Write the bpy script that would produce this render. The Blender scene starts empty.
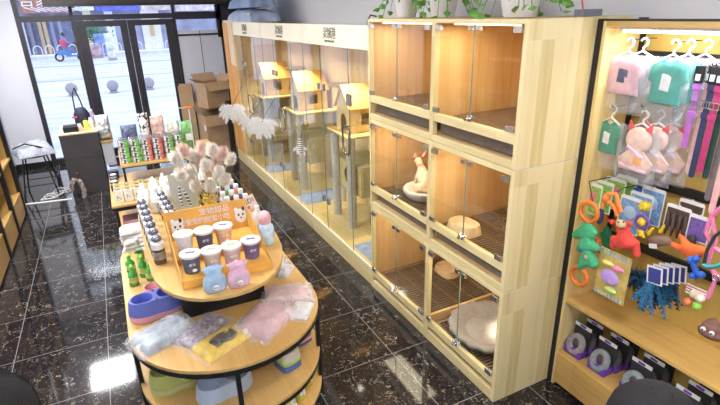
import bpy, bmesh, math, random
from mathutils import Vector, Matrix, noise
random.seed(7)
PI = math.pi
R = math.radians
C = bpy.context.scene.collection
sc = bpy.context.scene

# ------------------------------------------------------------------ camera numbers
FPX, CAMZ = 489.84, 2.26
yaw, pit, rol = R(26.448), R(21.285), R(-1.4385)
FW = Vector((math.sin(yaw)*math.cos(pit), math.cos(yaw)*math.cos(pit), -math.sin(pit)))
r0 = Vector((math.cos(yaw), -math.sin(yaw), 0)); u0 = r0.cross(FW)
R2 = r0*math.cos(rol) + u0*math.sin(rol)
U2 = u0*math.cos(rol) - r0*math.sin(rol)
def at(px, py, ax, val):
    """a point of the room, read off the photograph, on the plane ax = val"""
    d = R2*((px-360)/FPX) - U2*((py-202.5)/FPX) + FW
    o = Vector((0, 0, CAMZ)); i = 'xyz'.index(ax)
    return o + d*((val-o[i])/d[i])

# ------------------------------------------------------------------ materials
MATS = {}
def _new(name):
    m = bpy.data.materials.new(name); m.use_nodes = True
    nt = m.node_tree; b = nt.nodes['Principled BSDF']
    return m, nt, b
def _coord(nt, scale=(1, 1, 1), rot=(0, 0, 0)):
    tc = nt.nodes.new('ShaderNodeTexCoord'); mp = nt.nodes.new('ShaderNodeMapping')
    mp.inputs['Scale'].default_value = scale; mp.inputs['Rotation'].default_value = rot
    nt.links.new(tc.outputs['Object'], mp.inputs['Vector']); return mp.outputs['Vector']
def _noise(nt, vec, s, det=3, rough=.5, dist=0):
    n = nt.nodes.new('ShaderNodeTexNoise'); n.inputs['Scale'].default_value = s
    n.inputs['Detail'].default_value = det; n.inputs['Roughness'].default_value = rough
    n.inputs['Distortion'].default_value = dist
    nt.links.new(vec, n.inputs['Vector']); return n.outputs['Fac']
def _ramp(nt, fac, stops):
    r = nt.nodes.new('ShaderNodeValToRGB'); e = r.color_ramp.elements
    while len(e) < len(stops): e.new(.5)
    for k, (p, c) in enumerate(stops):
        e[k].position = p; e[k].color = (*c, 1) if len(c) == 3 else c
    nt.links.new(fac, r.inputs['Fac']); return r.outputs['Color']
def _math(nt, op, a, b=None):
    n = nt.nodes.new('ShaderNodeMath'); n.operation = op
    for i, v in enumerate((a, b)):
        if v is None: continue
        if isinstance(v, (int, float)): n.inputs[i].default_value = v
        else: nt.links.new(v, n.inputs[i])
    return n.outputs[0]
def _mix(nt, fac, a, b, mode='MIX'):
    n = nt.nodes.new('ShaderNodeMix'); n.data_type = 'RGBA'; n.blend_type = mode
    for i, v in ((0, fac), (6, a), (7, b)):
        if isinstance(v, (int, float)): n.inputs[i].default_value = v
        elif isinstance(v, tuple): n.inputs[i].default_value = (*v[:3], 1)
        else: nt.links.new(v, n.inputs[i])
    return n.outputs[2]
def plain(name, col, rough=.5, metal=0, var=.12, s=25, emit=0, bump=0, sub=0):
    """a procedural material: base colour with a slight mottling"""
    if name in MATS: return MATS[name]
    m, nt, b = _new(name)
    v = _coord(nt); f = _noise(nt, v, s)
    lo = tuple(c*(1-var) for c in col); hi = tuple(min(1, c*(1+var)) for c in col)
    c = _ramp(nt, f, [(.3, lo), (.7, hi)]); nt.links.new(c, b.inputs['Base Color'])
    b.inputs['Roughness'].default_value = rough; b.inputs['Metallic'].default_value = metal
    if emit:
        b.inputs['Emission Color'].default_value = (*col, 1); b.inputs['Emission Strength'].default_value = emit
    if sub:
        b.inputs['Subsurface Weight'].default_value = sub; b.inputs['Subsurface Scale'].default_value = .02
    if bump:
        bp = nt.nodes.new('ShaderNodeBump'); bp.inputs['Strength'].default_value = bump; bp.inputs['Distance'].default_value = .004
        nt.links.new(_noise(nt, v, s*4), bp.inputs['Height']); nt.links.new(bp.outputs[0], b.inputs['Normal'])
    MATS[name] = m; return m
def wood(name, c1, c2, axis='z', board=.09, rough=.38, contrast=1):
    """edge-glued boards with grain running along an axis"""
    if name in MATS: return MATS[name]
    m, nt, b = _new(name)
    i = 'xyz'.index(axis)
    sc_ = [28, 28, 28]; sc_[i] = 1.6
    v = _coord(nt, tuple(sc_)); f = _noise(nt, v, 1, 4, .55, .6)
    sb = [1/board, 1/board, 1/board]; sb[i] = 1.6
    vb = _coord(nt, tuple(sb)); vs = nt.nodes.new('ShaderNodeVectorMath'); vs.operation = 'FLOOR'
    nt.links.new(vb, vs.inputs[0])
    w = nt.nodes.new('ShaderNodeTexWhiteNoise'); w.noise_dimensions = '3D'; nt.links.new(vs.outputs[0], w.inputs['Vector'])
    fac = _math(nt, 'ADD', _math(nt, 'MULTIPLY', f, .75), _math(nt, 'MULTIPLY', w.outputs['Value'], .25*contrast))
    c = _ramp(nt, fac, [(.3, c2), (.62, c1)])
    nt.links.new(c, b.inputs['Base Color']); b.inputs['Roughness'].default_value = rough
    MATS[name] = m; return m
def glass(name='cabinet_glass', tint=(.97, .99, .97), refl=.09, rough=.0):
    if name in MATS: return MATS[name]
    m, nt, b = _new(name); nt.nodes.remove(b)
    t = nt.nodes.new('ShaderNodeBsdfTransparent'); t.inputs[0].default_value = (*tint, 1)
    g = nt.nodes.new('ShaderNodeBsdfGlossy'); g.inputs['Roughness'].default_value = rough
    v = _coord(nt); f = _noise(nt, v, 9)
    lw = nt.nodes.new('ShaderNodeFresnel'); lw.inputs['IOR'].default_value = 1.45
    fac = _math(nt, 'MULTIPLY', _math(nt, 'ADD', lw.outputs[0], refl-.04), _math(nt, 'ADD', _math(nt, 'MULTIPLY', f, .3), .85))
    ge = nt.nodes.new('ShaderNodeNewGeometry'); fac = _math(nt, 'MULTIPLY', fac, _math(nt, 'SUBTRACT', 1, ge.outputs['Backfacing']))
    mx = nt.nodes.new('ShaderNodeMixShader'); nt.links.new(fac, mx.inputs[0])
    nt.links.new(t.outputs[0], mx.inputs[1]); nt.links.new(g.outputs[0], mx.inputs[2])
    nt.links.new(mx.outputs[0], nt.nodes['Material Output'].inputs['Surface'])
    MATS[name] = m; return m
def film(name, col=(.95, .96, 1), a=.3, rough=.15):
    """crinkled clear plastic: part see-through, part white sheen"""
    if name in MATS: return MATS[name]
    m, nt, b = _new(name)
    v = _coord(nt); f = _noise(nt, v, 12, 3, .5, 1.2)
    b.inputs['Base Color'].default_value = (*col, 1); b.inputs['Roughness'].default_value = rough
    al = _ramp(nt, f, [(.40, (a*.5,)*3), (.58, (a*.8,)*3), (.68, (min(1, a*2.0),)*3)])
    nt.links.new(al, b.inputs['Alpha'])
    bp = nt.nodes.new('ShaderNodeBump'); bp.inputs['Strength'].default_value = .5; bp.inputs['Distance'].default_value = .01
    nt.links.new(f, bp.inputs['Height']); nt.links.new(bp.outputs[0], b.inputs['Normal'])
    MATS[name] = m; return m
def marble():
    m, nt, b = _new('black_marble_tiles')
    tc = nt.nodes.new('ShaderNodeTexCoord'); v = tc.outputs['Object']
    sx = nt.nodes.new('ShaderNodeSeparateXYZ'); nt.links.new(v, sx.inputs[0])
    # tile grid, joints 0.6 m apart
    def joint(o, off):
        a = _math(nt, 'FRACT', _math(nt, 'DIVIDE', _math(nt, 'ADD', o, -off+60), .6))
        d = _math(nt, 'MINIMUM', a, _math(nt, 'SUBTRACT', 1, a))
        return _math(nt, 'LESS_THAN', d, .0042)
    g = _math(nt, 'MAXIMUM', joint(sx.outputs[0], -.352-.485), joint(sx.outputs[1], 2.455-3.85))
    # per-tile shift of the veins
    fx = _math(nt, 'FLOOR', _math(nt, 'DIVIDE', _math(nt, 'ADD', sx.outputs[0], .352+.485+60), .6))
    fy = _math(nt, 'FLOOR', _math(nt, 'DIVIDE', _math(nt, 'ADD', sx.outputs[1], -2.455+3.85+60), .6))
    cm = nt.nodes.new('ShaderNodeCombineXYZ'); nt.links.new(_math(nt, 'MULTIPLY', fx, 3.7), cm.inputs[0]); nt.links.new(_math(nt, 'MULTIPLY', fy, 5.3), cm.inputs[1])
    ad = nt.nodes.new('ShaderNodeVectorMath'); ad.operation = 'ADD'; nt.links.new(v, ad.inputs[0]); nt.links.new(cm.outputs[0], ad.inputs[1])
    vv = ad.outputs[0]
    n1 = _noise(nt, vv, 11, 4, .6, 1.4); n2 = _noise(nt, vv, 11, 2, .6); n3 = _noise(nt, vv, 24, 4, .6, .8)
    vein = _math(nt, 'LESS_THAN', _math(nt, 'ABSOLUTE', _math(nt, 'SUBTRACT', n1, .5)), .0075)
    mask = _math(nt, 'GREATER_THAN', n2, .535)
    v1 = _math(nt, 'MULTIPLY', vein, mask)
    vein2 = _math(nt, 'MULTIPLY', _math(nt, 'LESS_THAN', _math(nt, 'ABSOLUTE', _math(nt, 'SUBTRACT', n3, .5)), .010), _math(nt, 'LESS_THAN', n2, .46))
    base = _ramp(nt, _noise(nt, vv, 3.5, 6, .65, .5), [(.35, (.012, .012, .015)), (.55, (.018, .016, .018)), (.78, (.042, .033, .030))])
    c = _mix(nt, _math(nt, 'MULTIPLY', vein2, .35), base, (.30, .24, .19))
    c = _mix(nt, _math(nt, 'MULTIPLY', v1, .8), c, (.56, .46, .36))
    c = _mix(nt, _math(nt, 'MULTIPLY', g, .75), c, (.35, .33, .33))
    nt.links.new(c, b.inputs['Base Color'])
    b.inputs['Roughness'].default_value = .07
    b.inputs['Specular IOR Level'].default_value = .55
    return m

M = {}
M['pine'] = wood('pale_pine', (.80, .67, .37), (.64, .50, .22), 'z', .085, .38, 1.7)
M['pine_y'] = wood('pale_pine_rail', (.82, .69, .38), (.70, .55, .26), 'y')
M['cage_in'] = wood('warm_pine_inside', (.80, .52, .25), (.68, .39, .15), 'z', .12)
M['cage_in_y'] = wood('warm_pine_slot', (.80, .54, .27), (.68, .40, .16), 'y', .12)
M['villa_in'] = wood('light_pine_inside', (.84, .70, .46), (.74, .56, .32), 'z', .15)
M['villa_y'] = wood('yellow_pine_deck', (.84, .66, .32), (.72, .52, .20), 'y', .15)
M['fascia'] = wood('cream_fascia', (.90, .85, .70), (.86, .79, .60), 'y', .3, .45, .4)
M['orange_pine'] = wood('orange_pine', (.82, .44, .14), (.66, .28, .06), 'z', .1)
M['oak'] = wood('yellow_laminate', (.66, .42, .13), (.52, .30, .07), 'z', .25)
M['oak_y'] = wood('yellow_laminate_board', (.66, .42, .14), (.52, .30, .08), 'y', .25)
M['isl'] = wood('island_laminate', (.70, .46, .18), (.60, .36, .12), 'y', .3, .3, .5)
M['black'] = plain('black_metal', (.012, .012, .014), .4)
M['alu'] = plain('charcoal_aluminium', (.035, .033, .042), .4, .2)
M['steel'] = plain('brushed_steel', (.55, .56, .58), .25, .9)
M['chrome'] = plain('chrome', (.8, .8, .82), .12, 1)
M['white'] = plain('white_plastic', (.80, .80, .80), .35, 0, .04)
M['wall'] = plain('white_wall', (.74, .76, .83), .7, 0, .02, 3)
M['ceil'] = plain('white_ceiling', (.82, .82, .84), .8, 0, .02, 3)
M['panel'] = plain('white_partition', (.68, .69, .77), .5, 0, .02, 3)
M['glass'] = glass()
M['glass2'] = glass('window_glass', (.93, .96, 1), .05)
M['gedge'] = plain('green_glass_edge', (.22, .30, .24), .2)
M['film'] = film('clear_film', a=.13)
M['film2'] = film('milky_film', (.90, .90, .95), .26)
M['card_b'] = plain('brown_cardboard', (.46, .31, .18), .8, 0, .08, 6)
M['card_b2'] = plain('shaded_cardboard_inside', (.38, .25, .14), .85, 0, .08, 6)
M['grey_desk'] = plain('charcoal_desk_laminate', (.075, .068, .075), .5, 0, .08, 8)
M['fur_w'] = plain('white_feather', (.85, .84, .84), .8, 0, .06)
M['ink'] = plain('black_ink', (.03, .03, .03), .6)
M['paper'] = plain('white_card', (.85, .85, .83), .6, 0, .03)

# ------------------------------------------------------------------ mesh builder
class MB:
    def __init__(s): s.v = []; s.f = []; s.m = Matrix.Identity(4)
    def add(s, vs, fs):
        n = len(s.v); s.v += [s.m @ Vector(v) for v in vs]; s.f += [tuple(n+i for i in f) for f in fs]; return s
    def box(s, x0, x1, y0, y1, z0, z1, b=0):
        if b > 0:
            bm = bmesh.new(); bmesh.ops.create_cube(bm, size=1)
            for v in bm.verts: v.co = Vector(((x0+x1)/2+v.co.x*(x1-x0), (y0+y1)/2+v.co.y*(y1-y0), (z0+z1)/2+v.co.z*(z1-z0)))
            bmesh.ops.bevel(bm, geom=bm.edges[:], offset=b, segments=2, affect='EDGES', profile=.6)
            return s.bm(bm)
        v = [(x, y, z) for z in (z0, z1) for y in (y0, y1) for x in (x0, x1)]
        return s.add(v, [(0, 2, 3, 1), (4, 5, 7, 6), (0, 1, 5, 4), (2, 6, 7, 3), (0, 4, 6, 2), (1, 3, 7, 5)])
    def bm(s, bm):
        bm.verts.ensure_lookup_table(); bm.verts.index_update()
        s.add([v.co.copy() for v in bm.verts], [[v.index for v in f.verts] for f in bm.faces]); bm.free(); return s
    def lathe(s, prof, n=16, c=(0, 0, 0), cap=True, sx=1, sy=1):
        vs = []; fs = []
        for r, z in prof:
            for k in range(n):
                a = 2*PI*k/n; vs.append((c[0]+r*sx*math.cos(a), c[1]+r*sy*math.sin(a), c[2]+z))
        for j in range(len(prof)-1):
            for k in range(n):
                fs.append((j*n+k, j*n+(k+1) % n, (j+1)*n+(k+1) % n, (j+1)*n+k))
        if cap:
            fs.append(tuple(range(n))[::-1]); fs.append(tuple((len(prof)-1)*n+k for k in range(n)))
        return s.add(vs, fs)
    def cyl(s, c, r, h, n=16): return s.lathe([(r, 0), (r, h)], n, c)
    def tube(s, pts, r, n=6, closed=False):
        pts = [Vector(p) for p in pts]; N = len(pts); vs = []; fs = []
        rr = r if isinstance(r, (list, tuple)) else [r]*N
        up = None
        for i, p in enumerate(pts):
            if closed: t = pts[(i+1) % N]-pts[i-1]
            else: t = pts[min(i+1, N-1)]-pts[max(i-1, 0)]
            t.normalize()
            if up is None:
                up = Vector((0, 0, 1)) if abs(t.z) < .9 else Vector((1, 0, 0))
            a = t.cross(up)
            if a.length < 1e-4: a = t.orthogonal()
            a.normalize(); b = a.cross(t); up = b
            for k in range(n):
                an = 2*PI*k/n; vs.append(p+(a*math.cos(an)+b*math.sin(an))*rr[i])
        L = N if closed else N-1
        for i in range(L):
            for k in range(n):
                j = (i+1) % N
                fs.append((i*n+k, i*n+(k+1) % n, j*n+(k+1) % n, j*n+k))
        if not closed:
            fs.append(tuple(range(n))[::-1]); fs.append(tuple((N-1)*n+k for k in range(n)))
        return s.add(vs, fs)
    def ell(s, c, r, n=12, q=8):
        if isinstance(r, (int, float)): r = (r, r, r)
        bm = bmesh.new(); bmesh.ops.create_uvsphere(bm, u_segments=n, v_segments=q, radius=1)
        for v in bm.verts: v.co = Vector((c[0]+v.co.x*r[0], c[1]+v.co.y*r[1], c[2]+v.co.z*r[2]))
        return s.bm(bm)
    def prism(s, pts, z0, z1):
        n = len(pts)
        return s.add([(x, y, z0) for x, y in pts]+[(x, y, z1) for x, y in pts],
                     [tuple(range(n))[::-1], tuple(range(n, 2*n))]+[(k, (k+1) % n, n+(k+1) % n, n+k) for k in range(n)])
    def slab(s, pts, t):
        """a flat plate through 3-D points, t a thickness vector"""
        n = len(pts); t = Vector(t); p = [Vector(q) for q in pts]
        return s.add(p+[q+t for q in p], [tuple(range(n))[::-1], tuple(range(n, 2*n))]+[(k, (k+1) % n, n+(k+1) % n, n+k) for k in range(n)])
    def torus(s, c, R_, r, u=(1, 0, 0), w=(0, 1, 0), n=20, q=8, e=1):
        u = Vector(u).normalized(); w = Vector(w).normalized()
        return s.tube([Vector(c)+u*R_*math.cos(2*PI*k/n)+w*R_*e*math.sin(2*PI*k/n) for k in range(n)], r, q, True)
    def pillow(s, lx, ly, h, n=18, sd=0, amp=.25, base=.003, pw=4, fr=9):
        """a soft flat bag lying on z = 0, centred, with creases"""
        vs = []; fs = []
        for j in range(n+1):
            for i in range(n+1):
                a = i/n*2-1; b = j/n*2-1
                e = (1-abs(a)**pw)*(1-abs(b)**pw)
                w = noise.noise(Vector((a*lx*fr*2+sd, b*ly*fr*2, sd*1.7)))
                w2 = noise.noise(Vector((a*2.1+sd*3, b*2.1, 5.1)))
                z = base+h*e**.5*(1+amp*w*1.4+amp*.6*w2)
                k = 1+.04*noise.noise(Vector((a*3, b*3, sd+9)))
                vs.append((a*lx/2*k, b*ly/2*k, z))
        N = len(vs); m = n+1
        for v in vs[:N]: vs.append((v[0], v[1], 0))
        for j in range(n):
            for i in range(n):
                k = j*m+i
                fs.append((k, k+1, k+m+1, k+m)); fs.append((N+k, N+k+m, N+k+m+1, N+k+1))
        edge = [i for i in range(m)]+[j*m+n for j in range(1, m)]+[n*m+i for i in range(n-1, -1, -1)]+[j*m for j in range(n-1, 0, -1)]
        for a, b in zip(edge, edge[1:]+edge[:1]): fs.append((a, N+a, N+b, b))
        return s.add(vs, fs)
    def fluff(s, c, r, n=200, L=.03, w=.004, sd=0, drop=0):
        """short fibres standing out of an ellipsoid"""
        rnd = random.Random(sd); c = Vector(c)
        if isinstance(r, (int, float)): r = (r, r, r)
        for _ in range(n):
            d = Vector((rnd.gauss(0, 1), rnd.gauss(0, 1), rnd.gauss(0, 1))).normalized()
            p = c+Vector((d.x*r[0], d.y*r[1], d.z*r[2]))*rnd.uniform(.5, 1)
            t = d.orthogonal().normalized()*w; q = (d+Vector((rnd.gauss(0, .35), rnd.gauss(0, .35), rnd.gauss(0, .35)-drop))).normalized()
            s.add([p-t, p+t, p+q*L*rnd.uniform(.6, 1.1)], [(0, 1, 2)])
        return s
    def build(s, name, mat, parent=None, smooth=False, bevel=0, **kw):
        me = bpy.data.meshes.new(name); v = s.v
        if parent is not None: off = WL[parent.name]
        else:
            xs = [p.x for p in v]; ys = [p.y for p in v]
            off = Vector(((min(xs)+max(xs))/2, (min(ys)+max(ys))/2, min(p.z for p in v)))
        me.from_pydata([p-off for p in v], [], s.f); me.update()
        o = bpy.data.objects.new(name, me); C.objects.link(o)
        me.materials.append(M[mat] if isinstance(mat, str) else mat)
        if parent is not None:
            o.parent = parent; WL[o.name] = off.copy(); CH.setdefault(parent.name, []).append(o)
        else: o.location = off; WL[o.name] = off.copy()
        bm = bmesh.new(); bm.from_mesh(me); bmesh.ops.recalc_face_normals(bm, faces=bm.faces); bm.to_mesh(me); bm.free()
        if smooth:
            for p in me.polygons: p.use_smooth = True
            me.set_sharp_from_angle(angle=R(smooth if smooth > 1 else 40))
        if bevel:
            b = o.modifiers.new('Bevel', 'BEVEL'); b.width = bevel; b.segments = 2; b.limit_method = 'ANGLE'
        tag(o, **kw); return o
WL = {}; CH = {}
def tag(o, label=None, cat=None, group=None, kind=None):
    if label: o['label'] = label
    if cat: o['category'] = cat
    if group: o['group'] = group
    if kind: o['kind'] = kind
    return o
def thing(name, label, cat, loc=(0, 0, 0), group=None):
    o = bpy.data.objects.new(name, None); C.objects.link(o); o.location = loc; o.empty_display_size = .05
    WL[o.name] = Vector(loc); return tag(o, label, cat, group)
def dup(o, loc=None, rz=None, label=None, scale=None, parent=None):
    c = o.copy(); C.objects.link(c)
    if parent is not None: c.parent = parent; CH.setdefault(parent.name, []).append(c)
    for ch in list(CH.get(o.name, [])): dup(ch, parent=c)
    if loc is not None: c.location = loc
    if rz is not None: c.rotation_euler[2] = rz
    if label: c['label'] = label
    if scale: c.scale = scale if not isinstance(scale, (int, float)) else (scale,)*3
    return c
def S(mb, name, mat, **kw): return mb.build(name, mat, None, kind='structure', **kw)
def B(*a, **k): return MB().box(*a, **k)
def text(body, size, mat, o, ux, uy, name='lettering', parent=None, ext=.0008, spacing=1.0):
    """lettering as real mesh; o = centre, ux/uy = reading and up directions"""
    cu = bpy.data.curves.new(name, 'FONT'); cu.body = body; cu.size = size; cu.extrude = ext
    cu.align_x = 'CENTER'; cu.align_y = 'CENTER'; cu.resolution_u = 2; cu.space_character = spacing
    t = bpy.data.objects.new(name, cu); C.objects.link(t)
    dg = bpy.context.evaluated_depsgraph_get(); me = bpy.data.meshes.new_from_object(t.evaluated_get(dg))
    bpy.data.objects.remove(t)
    ux = Vector(ux).normalized(); uy = Vector(uy).normalized(); uz = ux.cross(uy)
    mb = MB(); o = Vector(o)
    mb.add([o+ux*v.co.x+uy*v.co.y+uz*v.co.z for v in me.vertices], [tuple(p.vertices) for p in me.polygons])
    bpy.data.meshes.remove(me)
    return mb.build(name, mat, parent)
def frame(o, ux, uy):
    ux = Vector(ux).normalized(); uz = ux.cross(Vector(uy)).normalized(); uy = uz.cross(ux)
    m = Matrix((ux, uy, uz)).transposed().to_4x4(); m.translation = Vector(o); return m
def pts_arc(cx, cy, r, a0, a1, n): return [(cx+r*math.cos(R(a0+(a1-a0)*k/n)), cy+r*math.sin(R(a0+(a1-a0)*k/n))) for k in range(n+1)]
# ================================================================== SETTING
XF, XW = 1.757, 2.52          # cabinet fronts, right wall
YD = 9.3                      # shop front
S(B(-1.55, XW, -1.6, YD, -.05, 0), 'floor', marble())
S(B(-1.55, XW, -1.6, YD+.1, 3.0, 3.06), 'ceiling', 'ceil')
S(B(-1.61, -1.55, -1.6, YD, 0, 3.0), 'wall_left', 'wall')
S(B(XW, XW+.06, -1.6, YD, 0, 3.0), 'wall_right', 'wall')
S(B(-1.61, XW, -1.66, -1.6, 0, 3.0), 'wall_behind', 'wall')
# shop front: white return at the left, then the aluminium frame
S(B(-1.55, -1.05, YD-.02, YD+.08, 0, 3.0), 'wall_front_left', 'wall')
S(B(-1.05, 2.52, YD, YD+.1, 2.62, 3.0), 'wall_front_top', 'wall')
S(B(-1.55, -1.05, YD-.035, YD-.02, 0, .09), 'baseboard_front', 'black')
S(B(-1.565, -1.55+.015, 7.0, YD-.03, 0, .09), 'baseboard_left', 'black')
def frm(x0, x1, z0, z1, name, y0=YD-.03, y1=YD+.05): return S(B(x0, x1, y0, y1, z0, z1), name, 'alu')
xa = at(10, 0, 'y', YD).x; xb = at(21, 22, 'y', YD).x
p1a, p1b = at(75.4, 40, 'y', YD).x, at(88.6, 40, 'y', YD).x
p2a, p2b = at(122.6, 40, 'y', YD).x, at(137.3, 40, 'y', YD).x
p3a, p3b = at(167.8, 40, 'y', YD).x, at(178.5, 40, 'y', YD).x
zt0, zt1 = at(40, 22, 'y', YD).z, at(40, 16, 'y', YD).z          # transom bar of the left light
zd0, zd1 = at(120, 26, 'y', YD).z, at(120, 14, 'y', YD).z        # head of the doors
frm(xa, xb, 0, 2.62, 'trim_1')
frm(xb, p1a, 0, .10, 'trim_2')
frm(xb, p1a, zt0, zt1, 'trim_3')
frm(p1a-.005, p1a+.045, 0, 2.62, 'trim_4')
frm(p3b-.045, p3b, 0, 2.62, 'trim_5')
frm(p1a+.045, p3b-.045, (zd0+zd1)/2+.01, zd1, 'trim_6')
frm(p3b, 1.95, at(200, 25.5, 'y', YD).z-.16, at(200, 25.5, 'y', YD).z-.13, 'trim_7')
frm(p3b, 1.95, at(200, 17, 'y', YD).z-.03, at(200, 11.5, 'y', YD).z, 'trim_8')
frm(at(216, 20, 'y', YD).x, at(221, 20, 'y', YD).x, 1.9, 2.62, 'trim_9')
frm(1.95, XW, 0, 2.62, 'trim_10')
zp = at(200, 30, 'y', YD).z
S(B(p3b, 1.95, YD-.02, YD+.04, 0, zp), 'wall_front_panel', 'panel')
S(B(at(203, 60, 'y', YD).x-.004, at(203, 60, 'y', YD).x+.004, YD-.026, YD-.02, 0, zp), 'trim_11', 'alu')
# fixed panes
S(B(xb, p1a, YD+.005, YD+.013, .10, zt0), 'window_1', 'glass2')
S(B(xb, p1a, YD+.005, YD+.013, zt1, 2.62), 'window_2', 'glass2')
S(B(p1a+.045, p3b-.045, YD+.005, YD+.013, zd1, 2.62), 'window_3', 'glass2')
S(B(p3b, 1.95, YD+.005, YD+.013, zp, 2.62), 'window_4', 'glass2')
# door leaves
zl = (zd0+zd1)/2
mid = (p2a+p2b)/2
for k, (a, b, ga, gb) in enumerate(((p1a+.047, mid-.003, p1b, p2a), (mid+.003, p3b-.047, p2b, p3a))):
    d = MB(); y0, y1 = YD-.02, YD+.035
    d.box(a, ga, y0, y1, .02, zl); d.box(gb, b, y0, y1, .02, zl); d.box(ga, gb, y0, y1, .02, .16); d.box(ga, gb, y0, y1, zd0, zl)
    dr = S(d, 'door_%d' % (k+1), 'alu')
    B(ga, gb, YD+.002, YD+.010, .16, zd0).build('pane', 'glass2', dr)
    hx = (p2a+.02) if k == 0 else (p2b-.02)
    h = MB().tube([(hx, y0, .85), (hx, y0-.05, .88), (hx, y0-.05, 1.22), (hx, y0, 1.25)], .010)
    h.build('door_handle', 'black', dr, smooth=True)
# roller-shutter casing above the doors, inside
zr = at(120, 5.5, 'y', YD-.35).z
rs = thing('shutter_box', 'dark brown roller shutter box above the glass shop doors', 'shutter box', (.5, YD-.2, zr))
M['dkbrown'] = plain('dark_brown_metal', (.045, .032, .032), .5)
B(at(42, 3, 'y', YD-.35).x, at(235, 5, 'y', YD-.35).x, YD-.35, YD-.04, zr, zr+.32).build('casing', 'dkbrown', rs, bevel=.01)
B(at(42, 3, 'y', YD-.35).x, at(235, 5, 'y', YD-.35).x, YD-.37, YD-.35, zr, zr+.035).build('lip', 'black', rs)

# ceiling lights (one read off the marble; the last is added rear fill)
M['lamp'] = plain('lit_diffuser', (1, 1, 1), .5, 0, 0, emit=9)
def add_area(name, loc, sx, sy, power, col=(1, 1, 1), rot=(0, 0, 0)):
    l = bpy.data.lights.new(name, 'AREA'); l.shape = 'RECTANGLE'; l.size = sx; l.size_y = sy; l.energy = power; l.color = col
    o = bpy.data.objects.new(name, l); C.objects.link(o); o.location = loc; o.rotation_euler = rot; return o
n = 0
for (x, y, pw_) in ((-.8, 3.3, 34), (1.1, -.7, 22), (.35, 3.6, 20), (-.76, 7.4, 62), (-.7, -.6, 30), (.9, .9, 14), (-.95, 5.3, 48)):
    n += 1
    t = thing('ceiling_light', ['square ceiling panel light over the left aisle', 'square ceiling panel light at the front on the cabinet side', 'square ceiling panel light above the island',
              'square ceiling panel light near the shop doors, above the stool', 'square ceiling panel light at the very front', 'square ceiling panel light over the aisle beside the tall cabinet', 'added square ceiling panel light over the left shelf, to brighten the rear'][n-1], 'ceiling light', (x, y, 2.97), 'square ceiling panel lights')
    f = MB().box(x-.31, x+.31, y-.31, y-.30, 2.97, 3.0).box(x-.31, x+.31, y+.30, y+.31, 2.97, 3.0).box(x-.31, x-.30, y-.30, y+.30, 2.97, 3.0).box(x+.30, x+.31, y-.30, y+.30, 2.97, 3.0)
    f.build('frame', 'white', t); B(x-.3, x+.3, y-.3, y+.3, 2.978, 2.99).build('diffuser', 'lamp', t)
    add_area('panel_lamp', (x, y, 2.968), .58, .58, pw_, (.97, .98, 1))

# ================================================================== OUTSIDE
M['pave'] = None
def pave():
    m, nt, b = _new('pale_paving')
    v = _coord(nt, (.25, 1.6, 1)); f = _noise(nt, v, 1.2, 4, .6)
    c = _ramp(nt, f, [(.35, (.52, .54, .66)), (.5, (.66, .68, .80)), (.65, (.78, .80, .90))]); nt.links.new(c, b.inputs['Base Color'])
    b.inputs['Roughness'].default_value = .7; return m
M['pave'] = pave()
S(B(-40, 40, YD+.1, 40, -.06, -.01), 'ground', 'pave')
M['yel'] = plain('yellow_road_paint', (.80, .55, .30), .7)
S(B(-30, 30, 25.2, 25.45, -.01, .0), 'trim_12', 'yel')
S(B(-30, 30, 22.9, 23.05, -.01, .0), 'trim_13', plain('grey_kerb', (.34, .35, .44), .8))
S(B(-30, 30, 30.0, 30.25, -.01, .0), 'trim_14', plain('grey_kerb', (.34, .35, .44), .8))
M['stone'] = plain('grey_stone', (.34, .32, .36), .8)
for k, (px, py) in enumerate(((73, 95.5), (114, 92.5), (150, 89.5))):
    p = at(px, py, 'z', 0)
    t = thing('stone_bollard', ['round stone bollard outside the left window pane', 'round stone bollard outside behind the left door leaf', 'round stone bollard outside behind the right door leaf'][k], 'bollard', p, 'round stone bollards on the pavement')
    MB().ell((p.x, p.y, .22), .175, 16, 10).build('ball', 'stone', t, smooth=60); MB().lathe([(.13, 0), (.11, .06)], 14, (p.x, p.y, 0)).build('foot', 'stone', t)
# arched railing
M['rail'] = plain('pale_railing', (.62, .63, .72), .5)
YR = 36
for k in range(20):
    x = -5.2+k*.62
    t = MB(); t.tube([(x-.22, YR, 0), (x-.22, YR, .55)]+[(x-.22*math.cos(R(a)), YR, .55+.25*math.sin(R(a))) for a in range(0, 181, 20)]+[(x+.22, YR, 0)], .035, 6)
    t.box(x-.31, x+.31, YR-.02, YR+.02, .12, .17)
    t.build('railing_hoop', 'rail', None, smooth=True, label='white arched hoop of the railing across the street', cat='railing', group='hoops of the street railing')
# street facades
YB = 42
def zb(px, py): return at(px, py, 'y', YB)
def facade(name, label, px0, px1, depth, mat, top=8.0):
    x0, x1 = at(px0, 50, 'y', YB).x, at(px1, 50, 'y', YB).x
    t = thing(name, label, 'building', ((x0+x1)/2, YB+depth/2, 0)); B(x0, x1, YB, YB+depth, -.05, top).build('wall', mat, t); return t
M['dkglass'] = plain('dark_shop_glass', (.10, .12, .22), .3, 0, .5, 1.4)
M['pillar'] = plain('pale_pillar_stone', (.62, .60, .66), .6)
f1 = facade('shop_building', 'dark glazed shop building with tan strips, seen through the left window', -30, 91, 6, 'dkglass')
for k, (px, c) in enumerate(((27, (.55, .56, .66)), (34, (.22, .2, .26)), (44, (.42, .30, .20)), (49, (.45, .33, .22)), (56, (.2, .22, .38)), (64, (.25, .28, .45)))):
    x = at(px, 45, 'y', YB).x; B(x-.10, x+.12, YB-.12, YB, 0, 2.3).build('pilaster', plain('pilaster_%d' % k, c, .6), f1)
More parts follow.
